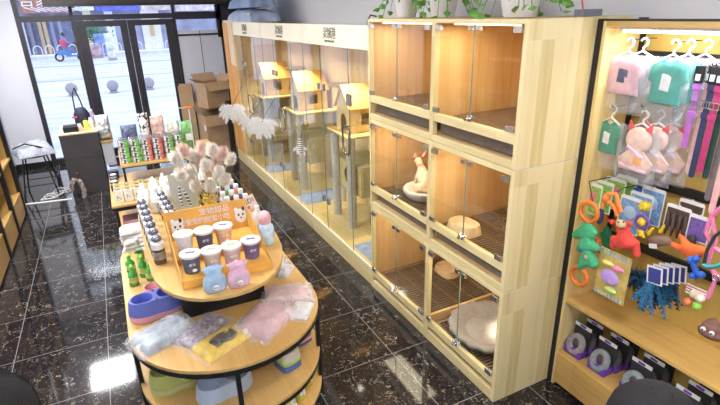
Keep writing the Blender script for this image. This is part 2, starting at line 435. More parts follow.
f2 = facade('shop_building', 'building with grey-blue front and beige pillar, seen through the doors', 92, 240, 6, plain('bluegrey_front', (.28, .30, .44), .6, 0, .3, 1))
for a, b, c in ((145, 163, (.70, .68, .72)), (89, 97, (.62, .56, .44)), (110, 118, (.7, .71, .8))):
    x0, x1 = at(a, 45, 'y', YB).x, at(b, 45, 'y', YB).x; B(x0, x1, YB-.35, YB, 0, 8).build('pillar', plain('pillar_%d' % a, c, .6, 0, .05), f2)
p = at(152.5, 31, 'y', YB-.5)
B(p.x-.12, p.x+.12, p.y-.1, p.y+.14, p.z-.35, p.z+.42).build('wall_lantern', plain('amber_lantern', (.55, .38, .14), .5), f2)
# shop signs (fascia boards)
def sign(px0, px1, z0, z1, col, label, body=None, bcol=(.95, .95, .95), sz=.5, emit=0, y=YB-.5):
    x0, x1 = at(px0, 10, 'y', y).x, at(px1, 10, 'y', y).x
    t = thing('shop_sign', label, 'sign', ((x0+x1)/2, y, z0)); B(x0, x1, y, y+.3, z0, z1).build('board', plain('sign_'+str(px0), col, .5, 0, .35, 3, emit=emit), t)
    if body: text(body, sz, plain('sign_ink_'+str(px0), bcol, .5, 0, 0), ((x0+x1)/2, y-.03, (z0+z1)/2), (1, 0, 0), (0, 0, 1), 'lettering', t, .02)
    return t
s1 = sign(21, 71, 2.66, 4.3, (.40, .16, .10), 'orange shop sign with white characters across the street, at the far left')
text('吾家', .95, plain('white_sign_ink', (.9, .9, .9), .5, 0, 0), (at(35, 4, 'y', YB-.5).x, YB-.54, 3.45), (1, 0, 0), (0, 0, 1), 'lettering', s1, .02)
ln = MB()
for k in range(7):
    x = at(24+k*7, 10, 'y', YB-.55).x; ln.slab([(x, YB-.55, 3.0), (x+.9, YB-.55, 2.72), (x+.9, YB-.55, 2.80), (x, YB-.55, 3.08)], (0, .03, 0))
ln.build('light_strips', plain('lilac_strip', (.7, .65, .9), .5, 0, .3, 5), s1)
sign(75, 94, 2.78, 3.8, (.80, .78, .80), 'white shop sign with red lettering across the street', '百门', (.75, .08, .12), .62)
sign(95, 140, 2.70, 3.8, (.10, .12, .52), 'blue shop sign with pale lettering across the street', '商品批发', (.75, .78, 1), .5)
sign(141, 172, 2.70, 3.8, (.55, .48, .46), 'beige shop sign across the street above the pillar')
sign(176, 222, 2.62, 3.8, (.62, .55, .60), 'pinkish shop sign across the street at the far right', '超市', (.80, .1, .2), .5)
# free-standing boards, tree, rider
for k, (px, py, w, h, c, lab) in enumerate(((105, 56, .42, 1.35, (.20, .30, .62), 'blue patterned advertising board outside behind the left door leaf'), (113, 60, .22, 1.45, (.82, .84, .92), 'slim white advertising board beside the blue one outside'),
                                       (98, 58, .3, .75, (.55, .36, .40), 'low pinkish planter board outside behind the left door leaf'))):
    p = at(px, py, 'z', 0); t = thing('advertising_board', lab, 'sign', p)
    B(p.x-w, p.x+w, p.y, p.y+.12, .1, h).build('panel', plain('adboard%d' % k, c, .5, 0, .6, 2.5), t); B(p.x-w, p.x+w, p.y-.15, p.y+.3, 0, .1).build('foot', 'stone', t)
p = at(94, 53, 'z', 0); p.y = 38; p.x = at(94, 45, 'y', 38).x
t = thing('street_tree', 'small green tree in front of the shops, seen through the left door leaf', 'tree', (p.x, 38, 0))
MB().tube([(p.x, 38, 0), (p.x+.05, 38, 1.0)], .07).build('trunk', plain('bark', (.12, .09, .07), .9), t)
M['leafd'] = plain('street_leaf', (.06, .20, .12), .7, 0, .4, 8)
f = MB()
for k in range(700):
    d = Vector((random.gauss(0, .42), random.gauss(0, .4), random.gauss(0, .34))); c = Vector((p.x, 38, 1.45))+d
    a = Vector((random.gauss(0, 1), random.gauss(0, 1), random.gauss(0, 1))).normalized()*.09; b_ = a.orthogonal().normalized()*.06
    f.add([c-a, c+b_, c+a, c-b_], [(0, 1, 2, 3)])
f.build('foliage', 'leafd', t)
# scooter rider crossing
p = at(69, 57, 'z', 0); x, y = p.x, 33.5; x = at(69, 50, 'y', y).x
t = thing('scooter', 'blue electric scooter ridden past the left window outside', 'scooter', (x, y, 0))
for dx in (-.55, .55): MB().torus((x+dx, y, .24), .19, .05, (1, 0, 0), (0, 0, 1)).build('wheel', 'black', t, smooth=60)
MB().box(x-.6, x+.1, y-.12, y+.12, .35, .6, b=.05).box(x-.2, x+.5, y-.12, y+.12, .25, .35, b=.02).build('body', plain('scooter_blue', (.08, .22, .5), .4), t)
MB().tube([(x+.55, y, .3), (x+.38, y, .95), (x+.3, y, 1.0)], .04).box(x+.27, x+.33, y-.3, y+.3, .97, 1.03).build('steering_column', 'black', t)

# ------------------------------------------------------------------ skinned figures
def skin(name, joints, edges, mat, parent, levels=2, root=0, **kw):
    me = bpy.data.meshes.new(name); off = WL[parent.name] if parent is not None else Vector(joints[root][:3])
    me.from_pydata([Vector(j[:3])-off for j in joints], edges, []); me.update()
    bm = bmesh.new(); bm.from_mesh(me); ly = bm.verts.layers.skin.verify(); bm.verts.ensure_lookup_table()
    for k, j in enumerate(joints):
        r = j[3]; r = (r, r) if isinstance(r, (int, float)) else r
        bm.verts[k][ly].radius = r; bm.verts[k][ly].use_root = (k == root)
    bm.to_mesh(me); bm.free()
    o = bpy.data.objects.new(name, me); C.objects.link(o)
    s_ = o.modifiers.new('Skin', 'SKIN'); s_.use_smooth_shade = True
    d = o.modifiers.new('Sub', 'SUBSURF'); d.levels = levels; d.render_levels = levels
    me.materials.append(M[mat] if isinstance(mat, str) else mat)
    if parent is not None: o.parent = parent; WL[o.name] = off.copy(); CH.setdefault(parent.name, []).append(o)
    else: o.location = off; WL[o.name] = off.copy()
    tag(o, **kw); return o
M['skin'] = plain('skin', (.62, .42, .32), .5, 0, .05, sub=.1)
rp = thing('person', 'rider in a red top on the blue scooter outside', 'person', (x-.15, y, .6))
bx = x-.2
skin('body', [(bx, y, .72, .16), (bx, y, .95, .15), (bx+.04, y, 1.16, .17), (bx+.06, y, 1.28, .07), (bx+.08, y, 1.42, .10),
      (bx+.05, y-.18, 1.16, .06), (bx+.22, y-.24, .98, .045), (bx+.45, y-.24, 1.02, .035), (bx+.05, y+.18, 1.16, .06), (bx+.22, y+.24, .98, .045), (bx+.45, y+.24, 1.02, .035),
      (bx+.05, y-.1, .68, .10), (bx+.42, y-.12, .66, .08), (bx+.42, y-.12, .38, .05), (bx+.05, y+.1, .68, .10), (bx+.42, y+.12, .66, .08), (bx+.42, y+.12, .38, .05)],
     [(0, 1), (1, 2), (2, 3), (3, 4), (2, 5), (5, 6), (6, 7), (2, 8), (8, 9), (9, 10), (0, 11), (11, 12), (12, 13), (0, 14), (14, 15), (15, 16)],
     plain('rider_cloth', (.16, .18, .38), .8), rp)
MB().lathe([(.17, .82), (.19, .95), (.21, 1.1), (.12, 1.22)], 12, (bx+.02, y, 0)).build('jacket', plain('rider_red', (.75, .05, .12), .7), rp, smooth=60)
MB().ell((bx+.07, y, 1.46), (.12, .11, .11)).build('hair', 'ink', rp, smooth=60)
# ================================================================== TALL CAGE CABINET (three stacked units, two bays each)
YA, YB2, YC = 1.757, 3.325, 2.50     # near end, far end, divider
XB = 2.46
T = .024
def knob_lock(y, z, par):
    m = MB(); m.m = frame((XF-.012, y, z), (0, -1, 0), (0, 0, 1))
    m.lathe([(.016, 0), (.016, .012), (.011, .016), (.011, .03)], 12).box(-.028, .028, -.013, .013, 0, .01)
    return m.build('lock', 'chrome', par, smooth=40)
names = ['bottom wooden pet cage unit of the tall cabinet, with a round cushion and bowl inside',
         'middle wooden pet cage unit of the tall cabinet, with the pale dog inside', 'top wooden pet cage unit of the tall cabinet, empty behind its glass doors']
zs = [(0, .775), (.775, 1.492), (1.492, 2.212)]
gz = [(.175, .735), (.955, 1.455), (1.675, 2.185)]
sl = [(.075, .125), (.815, .895), (1.535, 1.615)]
deck = [.150, .925, 1.645]
M['grid'] = plain('brown_grid_wire', (.50, .36, .24), .35, .6)
M['tray'] = plain('grey_steel_tray', (.20, .17, .15), .35, .7)
M['warm'] = plain('added_warm_glow', (1, .82, .55), .5, 0, 0, emit=3)
for k in range(3):
    z0, z1 = zs[k]; g0, g1 = gz[k]; s0, s1 = sl[k]; dk = deck[k]
    t = thing('cage_cabinet', names[k], 'pet cabinet', (2.1, 2.54, z0))
    e = .0015
    B(XF, XB, YA, YA+T, z0+e, z1-e).build('side_panel', 'pine', t); B(XF, XB, YB2-T, YB2, z0+e, z1-e).build('side_panel', 'pine', t)
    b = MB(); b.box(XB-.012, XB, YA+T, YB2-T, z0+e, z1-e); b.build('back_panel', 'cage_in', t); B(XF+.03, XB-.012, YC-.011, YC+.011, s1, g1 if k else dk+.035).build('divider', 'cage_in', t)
    b = MB(); b.box(XF+.02, XB-.012, YA+T, YB2-T, z1-.022, z1-e)
    b.build('top_board', 'cage_in_y', t)
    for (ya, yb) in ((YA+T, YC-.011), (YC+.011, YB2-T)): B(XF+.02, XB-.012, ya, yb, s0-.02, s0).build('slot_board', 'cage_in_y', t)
    if k < 2: B(XF, XB, YA-.001, YA, z1-.004, z1-.001).build('seam_strip', 'white', t)
    # inner linings of the sides, warmer wood
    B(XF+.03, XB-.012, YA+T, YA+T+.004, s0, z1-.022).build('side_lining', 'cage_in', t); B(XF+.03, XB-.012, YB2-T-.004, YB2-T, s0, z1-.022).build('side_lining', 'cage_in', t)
    for (ya, yb) in ((YA+T, YC-.02), (YC+.02, YB2-T)):
        # rails
        B(XF-.004, XF+.028, ya, yb, g0-.06+.005, g0-.004).build('rail', 'pine_y', t, bevel=.003)
        B(XF-.004, XF+.028, ya, yb, z0+e, s0).build('rail', 'pine_y', t, bevel=.003)
        B(XF-.004, XF+.028, ya, yb, g1+.003, z1-e).build('rail', 'pine_y', t, bevel=.003)
        # tray and wire floor
        tr = MB(); tr.box(XF+.04, XB-.04, ya+.02, yb-.02, s0+.012, s0+.02)
        for q in ((XF+.04, XF+.052, ya+.02, yb-.02), (XB-.052, XB-.04, ya+.02, yb-.02), (XF+.052, XB-.052, ya+.02, ya+.032), (XF+.052, XB-.052, yb-.032, yb-.02)): tr.box(*q, s0+.02, s1-.006)
        o = tr.build('tray', 'tray', t)
        w = MB()
        nn = 26
        for i in range(nn): yy = ya+.02+(yb-ya-.04)*(i+.5)/nn; w.box(XF+.04, XB-.03, yy-.0035, yy+.0035, dk-.006, dk)
        for i in range(5): xx = XF+.06+(XB-XF-.12)*i/4; w.box(xx-.006, xx+.006, ya+.01, yb-.01, dk-.014, dk-.006)
        w.build('wire_floor', 'grid', t)
        for q_ in ((XF+.03, XF+.045), (XB-.03, XB-.014)): B(q_[0], q_[1], ya, yb, dk-.014, dk+.004).build('floor_rim', 'steel', t)
        # two hinged glass doors
        ym = (ya+yb)/2
        for (a, c, hy) in ((ya+.003, ym-.002, ya), (ym+.002, yb-.003, yb)):
            d = B(XF-.010, XF-.004, a, c, g0, g1).build('glass_door', 'glass', t)
            inner = ym
            B(XF-.0102, XF-.0038, (c-.0008 if hy == ya else a-.0002), (c+.0002 if hy == ya else a+.0008), g0, g1).build('glass_edge', 'gedge', d)
            yy = a+.03 if hy == ya else c-.03
            for zz in (g0+.02, g1-.02): B(XF-.018, XF+.0, yy-.026, yy+.026, zz-.014, zz+.014).build('hinge', 'steel', d)
            if hy == ya: knob_lock(ym, g0+.02, d)
            yc_ = c-.03 if hy == ya else a+.03
            B(XF-.015, XF-.0, yc_-.018, yc_+.018, g1-.028, g1-.004).build('clasp', 'steel', d)
        # added glowing strip and area light, put in to warm the bay
        B(XF+.05, XF+.07, ya+.1, yb-.1, z1-.034, z1-.0225).build('light_strip', 'warm', t)
        add_area('bay_fill', (XF+.13, (ya+yb)/2, z1-.04), .18, yb-ya-.2, [2.4, 3.0, 4.2][k], (1, .84, .62))
    B(XF-.006, XF+.028, YC-.02, YC+.02, z0+e, z1-e).build('centre_stile', 'pine', t, bevel=.003)
    for q_ in ((YB2-T-.002, YB2), (YA, YA+T+.002)): B(XF-.006, XF, q_[0], q_[1], z0+e, z1-e).build('edge_strip', 'pine', t)
# spot in the lowest near bay
t = thing('spotlight', 'small bright round lamp under the top of the lowest cage bay', 'lamp', (2.10, 2.05, .725))
MB().lathe([(.03, 0), (.035, .026)], 16, (2.10, 2.05, .726)).build('housing', 'white', t, smooth=True)
MB().cyl((2.10, 2.05, .7235), .026, .002).build('lens', plain('lit_lens', (1, .9, .75), .5, 0, 0, emit=30), t)
l = bpy.data.lights.new('cage_spot', 'SPOT'); l.energy = 45; l.color = (1, .88, .70); l.spot_size = R(40); l.spot_blend = .6; l.shadow_soft_size = .03
o = bpy.data.objects.new('cage_spot', l); C.objects.link(o); o.location = (2.12, 2.04, .715); o.rotation_euler = (0, R(-3), 0)

# things inside the cages
M['bed'] = plain('grey_plush', (.34, .30, .28), .95, 0, .1, 40, bump=.6)
M['bed2'] = plain('cream_plush', (.74, .66, .58), .95, 0, .1, 40, bump=.6)
M['bowl_t'] = plain('tan_plastic', (.78, .56, .33), .4)
bc = at(487, 327, 'z', .18)
def bed(name, label, c, r, h, mat, mat2):
    t = thing(name, label, 'pet bed', c); x, y, z = c
    m = MB()
    n = 56; vs = []; fs = []; prof = [(.0, .03), (.50, .035), (.62, .05), (.74, .085), (.86, .110), (.96, .115), (1.0, .10), (.98, .07), (.86, .02), (.8, 0), (0, 0)]
    for r_, zz in prof:
        for k in range(n):
            a = 2*PI*k/n; rr = r*r_*(1+(.030*math.cos(a*18) if .6 < r_ <= 1 else 0)); vs.append((x+rr*math.cos(a), y+rr*math.sin(a), z+zz*h/.115))
    for j in range(len(prof)-1):
        for k in range(n): fs.append((j*n+k, j*n+(k+1) % n, (j+1)*n+(k+1) % n, (j+1)*n+k))
    m.add(vs, fs); m.build('cushion', mat, t, smooth=70)
    m = MB(); m.lathe([(r*.60, .045*h/.115), (r*.45, .058*h/.115), (.01, .06*h/.115)], 28, (x, y, z)); m.build('pad', mat2, t, smooth=70)
    return t
bed('cushion_bed', 'big round quilted grey cushion bed under the spotlight in the lowest cage', (2.07, 2.15, .151), .30, .078, 'bed', 'bed')
db = at(413, 199, 'z', .93); dbx, dby = 2.02, 2.93
bed('dog_bed', 'small round white dog bed holding the dog in the middle cage', (dbx, dby, .926), .17, .075, 'bed2', 'bed2')
def bowl(x, y, z, rx, ry, h, name, label, mat='bowl_t'):
    t = thing(name, label, 'bowl', (x, y, z))
    m = MB(); p = [(.78, 0), (1, .0), (.86, 1), (.80, 1.0), (.74, .35), (.05, .3)]
    n = 24; vs = []; fs = []
    for r_, zz in p:
        for k in range(n):
            a = 2*PI*k/n; c_, s_ = math.cos(a), math.sin(a); q = (abs(c_)**3.2+abs(s_)**3.2)**(-1/3.2)
            vs.append((x+rx*r_*c_*q, y+ry*r_*s_*q, z+h*zz))
    for j in range(len(p)-1):
        for k in range(n): fs.append((j*n+k, j*n+(k+1) % n, (j+1)*n+(k+1) % n, (j+1)*n+k))
    fs.append(tuple(range(n))[::-1]); fs.append(tuple((len(p)-1)*n+k for k in range(n)))
    m.add(vs, fs); m.build('basin', mat, t, smooth=50); return t
p = at(464, 227, 'z', .95); bowl(p.x, p.y, .926, .085, .12, .06, 'pet_bowl', 'tan plastic bowl on the wire floor of the middle cage near the glass lock')
p = at(447, 270, 'z', .17); bowl(p.x, p.y, .151, .085, .12, .055, 'pet_bowl', 'tan plastic bowl on the wire floor of the lowest cage behind the round cushion')
p = at(423, 203, 'z', .94); bowl(min(p.x, 2.0), 2.585, .926, .05, .06, .035, 'pet_bowl', 'little orange bowl beside the dog bed', 'bowl_t')
p = at(490, 222, 'z', .935)
t = thing('wire_tray', 'dark steel wire tray lying at the back of the middle cage, right of the bowl', 'tray', (2.2, 2.0, .926))
m = MB().torus((2.22, 2.03, .955), .16, .008, (1, 0, 0), (0, 1, 0), 24, 6, 1.3); m.torus((2.22, 2.03, .935), .15, .006, (1, 0, 0), (0, 1, 0), 24, 6, 1.3); m.build('rim', 'steel', t, smooth=60)
m = MB()
for k in range(13):
    d = -.14+.28*k/12; L_ = .205*math.sqrt(max(0, 1-(d/.16)**2)); m.tube([(2.22+d, 2.03-L_, .934), (2.22+d, 2.03+L_, .934)], .003, 5)
m.build('wires', 'grid', t)

# the dog: sits in the bed, looks along the cage to the left (away)
M['dog'] = plain('cream_dog_fur', (.82, .62, .42), .9, 0, .12, 30, bump=.4)
dg = thing('dog', 'cream short-haired dog with big pink ears sitting in the white bed', 'dog', (dbx, dby, .926))
q = lambda y, z, x=0: (dbx+x, dby+y, .926+z)
J = [(*q(-.08, .13), .070), (*q(-.045, .19), .068), (*q(.005, .245), .062), (*q(.035, .285), .038), (*q(.065, .325), .034), (*q(.085, .355), .048), (*q(.13, .345), .024), (*q(.155, .338), .014),
     (*q(.03, .21, -.045), .026), (*q(.055, .14, -.05), .017), (*q(.06, .075, -.05), .013), (*q(.085, .062, -.05), .014),
     (*q(.03, .21, .045), .026), (*q(.055, .14, .05), .017), (*q(.06, .075, .05), .013), (*q(.085, .062, .05), .014),
     (*q(-.07, .11, -.07), .045), (*q(0, .12, -.095), .030), (*q(-.05, .075, -.09), .018), (*q(.02, .065, -.09), .014),
     (*q(-.07, .11, .07), .045), (*q(0, .12, .095), .030), (*q(-.05, .075, .09), .018), (*q(.02, .065, .09), .014),
     (*q(-.14, .09), .016), (*q(-.175, .10), .008)]
E_ = [(0, 1), (1, 2), (2, 3), (3, 4), (4, 5), (5, 6), (6, 7), (2, 8), (8, 9), (9, 10), (10, 11), (2, 12), (12, 13), (13, 14), (14, 15), (0, 16), (16, 17), (17, 18), (18, 19), (0, 20), (20, 21), (21, 22), (22, 23), (0, 24), (24, 25)]
skin('body', J, E_, 'dog', dg)
M['ear'] = plain('pink_inner_ear', (.80, .38, .30), .8)
for s in (-1, 1):
    b0 = Vector(q(.075, .385, s*.03)); m = MB()
    tip = b0+Vector((s*.035, -.015, .075)); l_ = b0+Vector((s*.032, .018, 0)); r_ = b0+Vector((-s*.016, -.008, .006)); bk = b0+Vector((s*.01, -.025, .01))
    m.add([l_, r_, tip, bk], [(0, 1, 2), (1, 3, 2), (3, 0, 2), (0, 3, 1)]); m.build('ear', 'ear', dg)
    MB().ell(q(.115, .368, s*.028), .0085, 8, 6).build('eye', 'ink', dg, smooth=60)
MB().ell(q(.170, .341), .009, 8, 6).build('nose', 'ink', dg, smooth=60)
MB().torus(q(.05, .305), .044, .005, (1, 0, 0), (0, .7, -.7)).build('collar', plain('pink_collar', (.75, .3, .32), .6), dg, smooth=60)
dg.scale = (.78, .78, .74); dg.location.y += .035

# ================================================================== LOW GLASS CAT CABINETS
YS = [3.335, 4.72, 6.11, 7.50]
ZT = 2.165
M['mat_b'] = plain('blue_pad', (.30, .38, .60), .8, 0, .2, 14)
M['handle'] = plain('dark_chrome', (.38, .36, .34), .2, .9); M['logo'] = plain('dark_print', (.10, .09, .08), .6)
where = ['nearest the tall cabinet', 'in the middle of the row', 'at the far end']
for k in range(3):
    a, b_ = YS[k]+.003, YS[k+1]-.003
    t = thing('cat_cabinet', 'wood and glass cat display cabinet '+where[k], 'pet cabinet', (2.1, (a+b_)/2, 0))
    m = MB(); m.box(XF, XF+.03, a, b_, 0, .165); m.build('plinth', 'pine_y', t, bevel=.004)
    B(XF+.03, XB, a, b_, .15, .175).build('deck', 'villa_y', t)
    m = MB(); m.box(XF, XF+.025, a, b_, 1.99, ZT); m.build('fascia', 'fascia', t, bevel=.003)
    B(XF+.025, XB, a, b_, 1.995, 2.02).build('roof_board', 'villa_y', t)
    B(XB-.015, XB, a, b_, .175, 1.995).build('back_panel', 'villa_in', t)
    B(XF-.003, XF+.02, a, b_, .165, .182).build('sill', 'fascia', t)
    if k == 2: B(XF+.03, XB-.015, b_-.02, b_, .175, 1.995).build('side_panel', 'villa_in', t)
    # glass: one fixed light and two doors
    ys = [a, a+.36, a+.95, b_]
    for j in range(3):
        n_ = 'glass_panel' if j == 0 else 'glass_door'
        d = B(XF+.002, XF+.009, ys[j]+.002, ys[j+1]-.002, .184, 1.988).build(n_, 'glass', t)
        B(XF+.0018, XF+.0092, ys[j]+.0005, ys[j]+.0025, .184, 1.988).build('glass_edge', 'gedge', d)
        if j:
            hy = ys[j+1]-.06 if j == 1 else ys[j]+.06
            for zz in (.5, 1.62): B(XF-.012, XF+.012, hy-.02, hy+.02, zz-.03, zz+.03).build('hinge', 'steel', d)
    dd = CH[t.name][-1]
    yy = [3.70, 5.42, 6.78][k]
    m = MB(); hz = [1.24, 1.13, 1.10][k]; w_, h_ = [.06, .09, .11][k], .12
    m.tube([(XF-.035, yy+w_*c_, hz+h_*s_) for c_, s_ in ((-1, -.75), (-1, .75), (-.7, 1), (.7, 1), (1, .75), (1, -.75), (.7, -1), (-.7, -1))], .009, 6, True)
    m.tube([(XF-.035, yy, hz-h_), (XF+.004, yy, hz-h_)], .006).tube([(XF-.035, yy, hz+h_), (XF+.004, yy, hz+h_)], .006)
    m.build('door_handle', 'handle', dd, smooth=60)
    if k == 0: yl, zl_ = at(349.5, 100, 'x', XF).y, at(349.5, 100, 'x', XF).z
    else: yl, zl_ = ys[2], 1.5
    B(XF-.014, XF+.0015, yl-.045, yl+.045, zl_-.05, zl_+.05).build('lock', plain('grey_lock', (.22, .21, .22), .4, .4), dd, bevel=.004)
    # lettering
    yc_ = [4.04, 5.40, 6.86][k]
    text('灵领港', .098, 'logo', (XF-.002, yc_, 2.09), (0, -1, 0), (0, 0, 1), 'lettering', t, .001, .8)
    text('LINGLINGGANG', .026, 'logo', (XF-.002, yc_, 2.030), (0, -1, 0), (0, 0, 1), 'small_lettering', t, .001, 1.1)
# far end: orange timber end cabinet
t = thing('end_cabinet', 'narrow orange-brown timber cabinet closing the far end of the glass cabinets', 'cabinet', (2.1, 7.8, 0))
B(XF, XB, 7.505, 8.12, .165, 2.185).build('carcass', 'villa_in', t); B(XF, XB, 7.505, 8.12, 0, .165).build('plinth', 'pine_y', t)
B(XF-.018, XF, 7.53, 7.80, .20, 1.55).build('door', 'orange_pine', t, bevel=.003)
B(XF-.018, XF, 7.82, 8.10, .20, 2.15).build('door', 'orange_pine', t, bevel=.003)
B(XF-.014, XF, 7.53, 7.80, 1.57, 2.15).build('upper_panel', 'villa_in', t)

# cat houses on shelves
M['roofw'] = wood('orange_roof_ply', (.84, .50, .17), (.74, .40, .11), 'y', .2)
M['housew'] = wood('pale_house_ply', (.86, .68, .36), (.76, .56, .26), 'z', .2)
def cat_house(x0, x1, y0, y1, z, h, rh, label):
    t = thing('cat_house', label, 'cat house', ((x0+x1)/2, (y0+y1)/2, z))
    xm = (x0+x1)/2; ym = (y0+y1)/2
    HM = Matrix.Translation((xm, ym, 0)) @ Matrix.Rotation(PI/2, 4, 'Z') @ Matrix.Translation((-xm, -ym, 0))
    # gable walls face along y; ridge runs along y ... front and back walls with an arched doorway
    def arch(w, hh, n=8): return [(-w, 0), (-w, hh)]+[(-w*math.cos(PI*k/n), hh+w*math.sin(PI*k/n)) for k in range(1, n)]+[(w, hh), (w, 0)]
    w = (x1-x0)/2
    for yy in (y0, y1-.012):
        m = MB(); m.m = HM
        A = arch(.07, h*.42); hw = w
        # wall made of a fan of quads between the arch and the outline
        out = [(-hw, 0), (-hw, h*.5)]+[(-hw+hw*k/4, h+rh*k/4) for k in range(0, 4)]+[(0, h+rh)]
        outline = [(-hw, 0), (-hw, h), (0, h+rh), (hw, h), (hw, 0)]
        pa = A; N = len(pa)
        po = []
        for k in range(N):
            s_ = k/(N-1)*4; i = min(3, int(s_)); f_ = s_-i
            po.append((outline[i][0]*(1-f_)+outline[i+1][0]*f_, outline[i][1]*(1-f_)+outline[i+1][1]*f_))
        for k in range(N-1):
            m.slab([(xm+pa[k][0], yy, z+pa[k][1]), (xm+po[k][0], yy, z+po[k][1]), (xm+po[k+1][0], yy, z+po[k+1][1]), (xm+pa[k+1][0], yy, z+pa[k+1][1])], (0, .012, 0))
        m.build('gable_wall', 'housew', t)
    for sx in (x0, x1-.012):
        m = MB(); m.m = HM; wy = .055; cy = ym
        m.box(sx, sx+.012, y0+.012, cy-wy, z, z+h).box(sx, sx+.012, cy+wy, y1-.012, z, z+h).box(sx, sx+.012, cy-wy, cy+wy, z, z+h*.3).box(sx, sx+.012, cy-wy, cy+wy, z+h*.75, z+h)
        m.build('side_wall', 'housew', t)
    o_ = .022
    for s in (-1, 1):
        m = MB(); m.m = HM; ex = xm+s*(w+o_); ez = z+h-rh*o_/w
        m.slab([(xm, y0-o_, z+h+rh), (ex, y0-o_, ez), (ex, y1+o_, ez), (xm, y1+o_, z+h+rh)], (0, 0, .016)); m.build('roof_panel', 'roofw', t)
    return t
M['carpetg'] = plain('grey_carpet_post', (.58, .53, .44), .95, 0, .15, 40)
M['carpeto'] = plain('olive_carpet', (.56, .48, .26), .95, 0, .15, 40)
lab = ['by the tall cabinet', 'in the middle glass cabinet', 'in the farthest glass cabinet']
for k in range(3):
    a, b_ = YS[k], YS[k+1]
    zz = 1.15; y0 = a+.72; x0 = 1.93; x1 = 2.44
    t = thing('cat_shelf', 'pale wooden platform on carpeted posts, '+lab[k], 'shelf', (2.1, y0+.3, .176))
    MB().prism([(x0, y0+.04), (x1, y0+.04), (x1, y0+.63), (x0+.02, y0+.60)], zz-.022, zz).build('platform', 'villa_y', t, bevel=.004)
    MB().cyl((2.00, y0+.14, .176), .045, zz-.199, 14).build('post', 'carpetg', t, smooth=True)
    MB().cyl((2.36, y0+.09, .83), .045, zz-.853, 14).build('post', 'carpeto', t, smooth=True)
    MB().cyl((2.02, y0+.56, .176), .045, zz-.199, 14).build('post', 'carpetg', t, smooth=True)
    y0 -= .10
    # mid-level tub / box with round openings
    zb0 = .52
    m = MB(); m.box(2.05, 2.42, y0+.12, y0+.72, zb0, zb0+.015); m.box(2.05, 2.42, y0+.12, y0+.72, zb0+.30, zb0+.315); m.box(2.40, 2.42, y0+.12, y0+.72, zb0+.015, zb0+.30)
    m.box(2.065, 2.40, y0+.12, y0+.135, zb0+.015, zb0+.30); m.box(2.065, 2.40, y0+.705, y0+.72, zb0+.015, zb0+.30); m.build('den', 'carpeto', t)
    m = MB(); yc_ = y0+.42; zc_ = zb0+.157; n = 16
    for i in range(n):
        a0, a1 = 2*PI*i/n, 2*PI*(i+1)/n
        def sq(an): c_, s_ = math.cos(an), math.sin(an); q_ = 1/max(abs(c_), abs(s_)); return (yc_+.285*c_*q_, zc_+.142*s_*q_)
        def ci(an): return (yc_+.10*math.cos(an), zc_+.10*math.sin(an))
        p_ = [ci(a0), sq(a0), sq(a1), ci(a1)]
        m.slab([(2.05, u_, v_) for u_, v_ in p_], (.015, 0, 0))
    m.build('den_front', M['villa_y'], t)
    yh = a+1.05
    cat_house(2.20-.155, 2.20+.155, yh-.18, yh+.18, zz+.001, .25, .19, 'little wooden cat house with an orange gabled roof, '+lab[k])
    # lit roof: a small lamp under the cabinet top
    s_ = thing('downlight', 'small warm downlight above the cat house '+lab[k], 'lamp', (2.04, yh-.17, 1.96))
    MB().lathe([(.035, 0), (.04, .03)], 14, (2.04, yh-.17, 1.963)).build('housing', 'white', s_, smooth=True); MB().cyl((2.04, yh-.17, 1.9605), .03, .002).build('lens', plain('lit_lens', (1, .9, .75)), s_)
    l = bpy.data.lights.new('house_lamp', 'SPOT'); l.energy = 80; l.color = (1, .78, .48); l.spot_size = R(80); l.spot_blend = .7; l.shadow_soft_size = .03
    o = bpy.data.objects.new('house_lamp', l); C.objects.link(o); o.location = (2.04, yh-.17, 1.94); o.rotation_euler = (0, 0, 0)
    for (ya_, w_) in ((a+(.32 if k else .06), .36 if k else .42),):
        m = MB(); m.m = Matrix.Translation((2.06, ya_+w_/2, .1765)); m.pillow(.5, w_, .012, 12, k, .1)
        m.build('pet_pad', 'mat_b', None, label='blue absorbent pad on the floor of the cat cabinet '+where[k], cat='pad', group='blue pads in the cat cabinets')
    t = thing('climbing_step', 'round two-tone cat step on a post, '+lab[k], 'cat step', (2.25, a+.17+.05, .176))
    MB().cyl((2.25, a+.22, .176), .03, .62, 12).build('post', 'carpetg', t, smooth=True)
    MB().lathe([(.12, 0), (.13, .02), (.13, .05), (.12, .06)], 20, (2.25, a+.22, .797)).build('step', 'villa_y', t, smooth=True)
    MB().lathe([(.12, 0), (.14, .025), (.12, .03)], 20, (2.25, a+.22, 1.45+.06*k)).build('upper_step', 'villa_y', t, smooth=True)
    MB().cyl((2.25, a+.22, .858), .025, .592+.06*k, 12).build('upper_post', 'carpetg', t, smooth=True)
# lamps / dispenser standing on the floor of the nearest unit
t = thing('water_dispenser', 'black and steel pet water dispenser on the floor of the nearest cat cabinet', 'dispenser', (2.15, 3.93, .176))
MB().lathe([(.05, 0), (.055, .05), (.04, .1), (.04, .25), (.02, .27)], 16, (2.15, 3.93, .176)).build('bottle', 'steel', t, smooth=True); B(2.07, 2.10, 3.86, 3.95, .28, .42).build('bracket', 'black', t)
t = thing('feeding_bowl', 'dark round feeding bowl standing in the nearest cat cabinet corner', 'bowl', (2.12, 3.55, .176))
MB().lathe([(.08, 0), (.10, .06), (.09, .06), (.07, .01)], 20, (2.12, 3.62, .19)).build('basin', 'black', t, smooth=True)
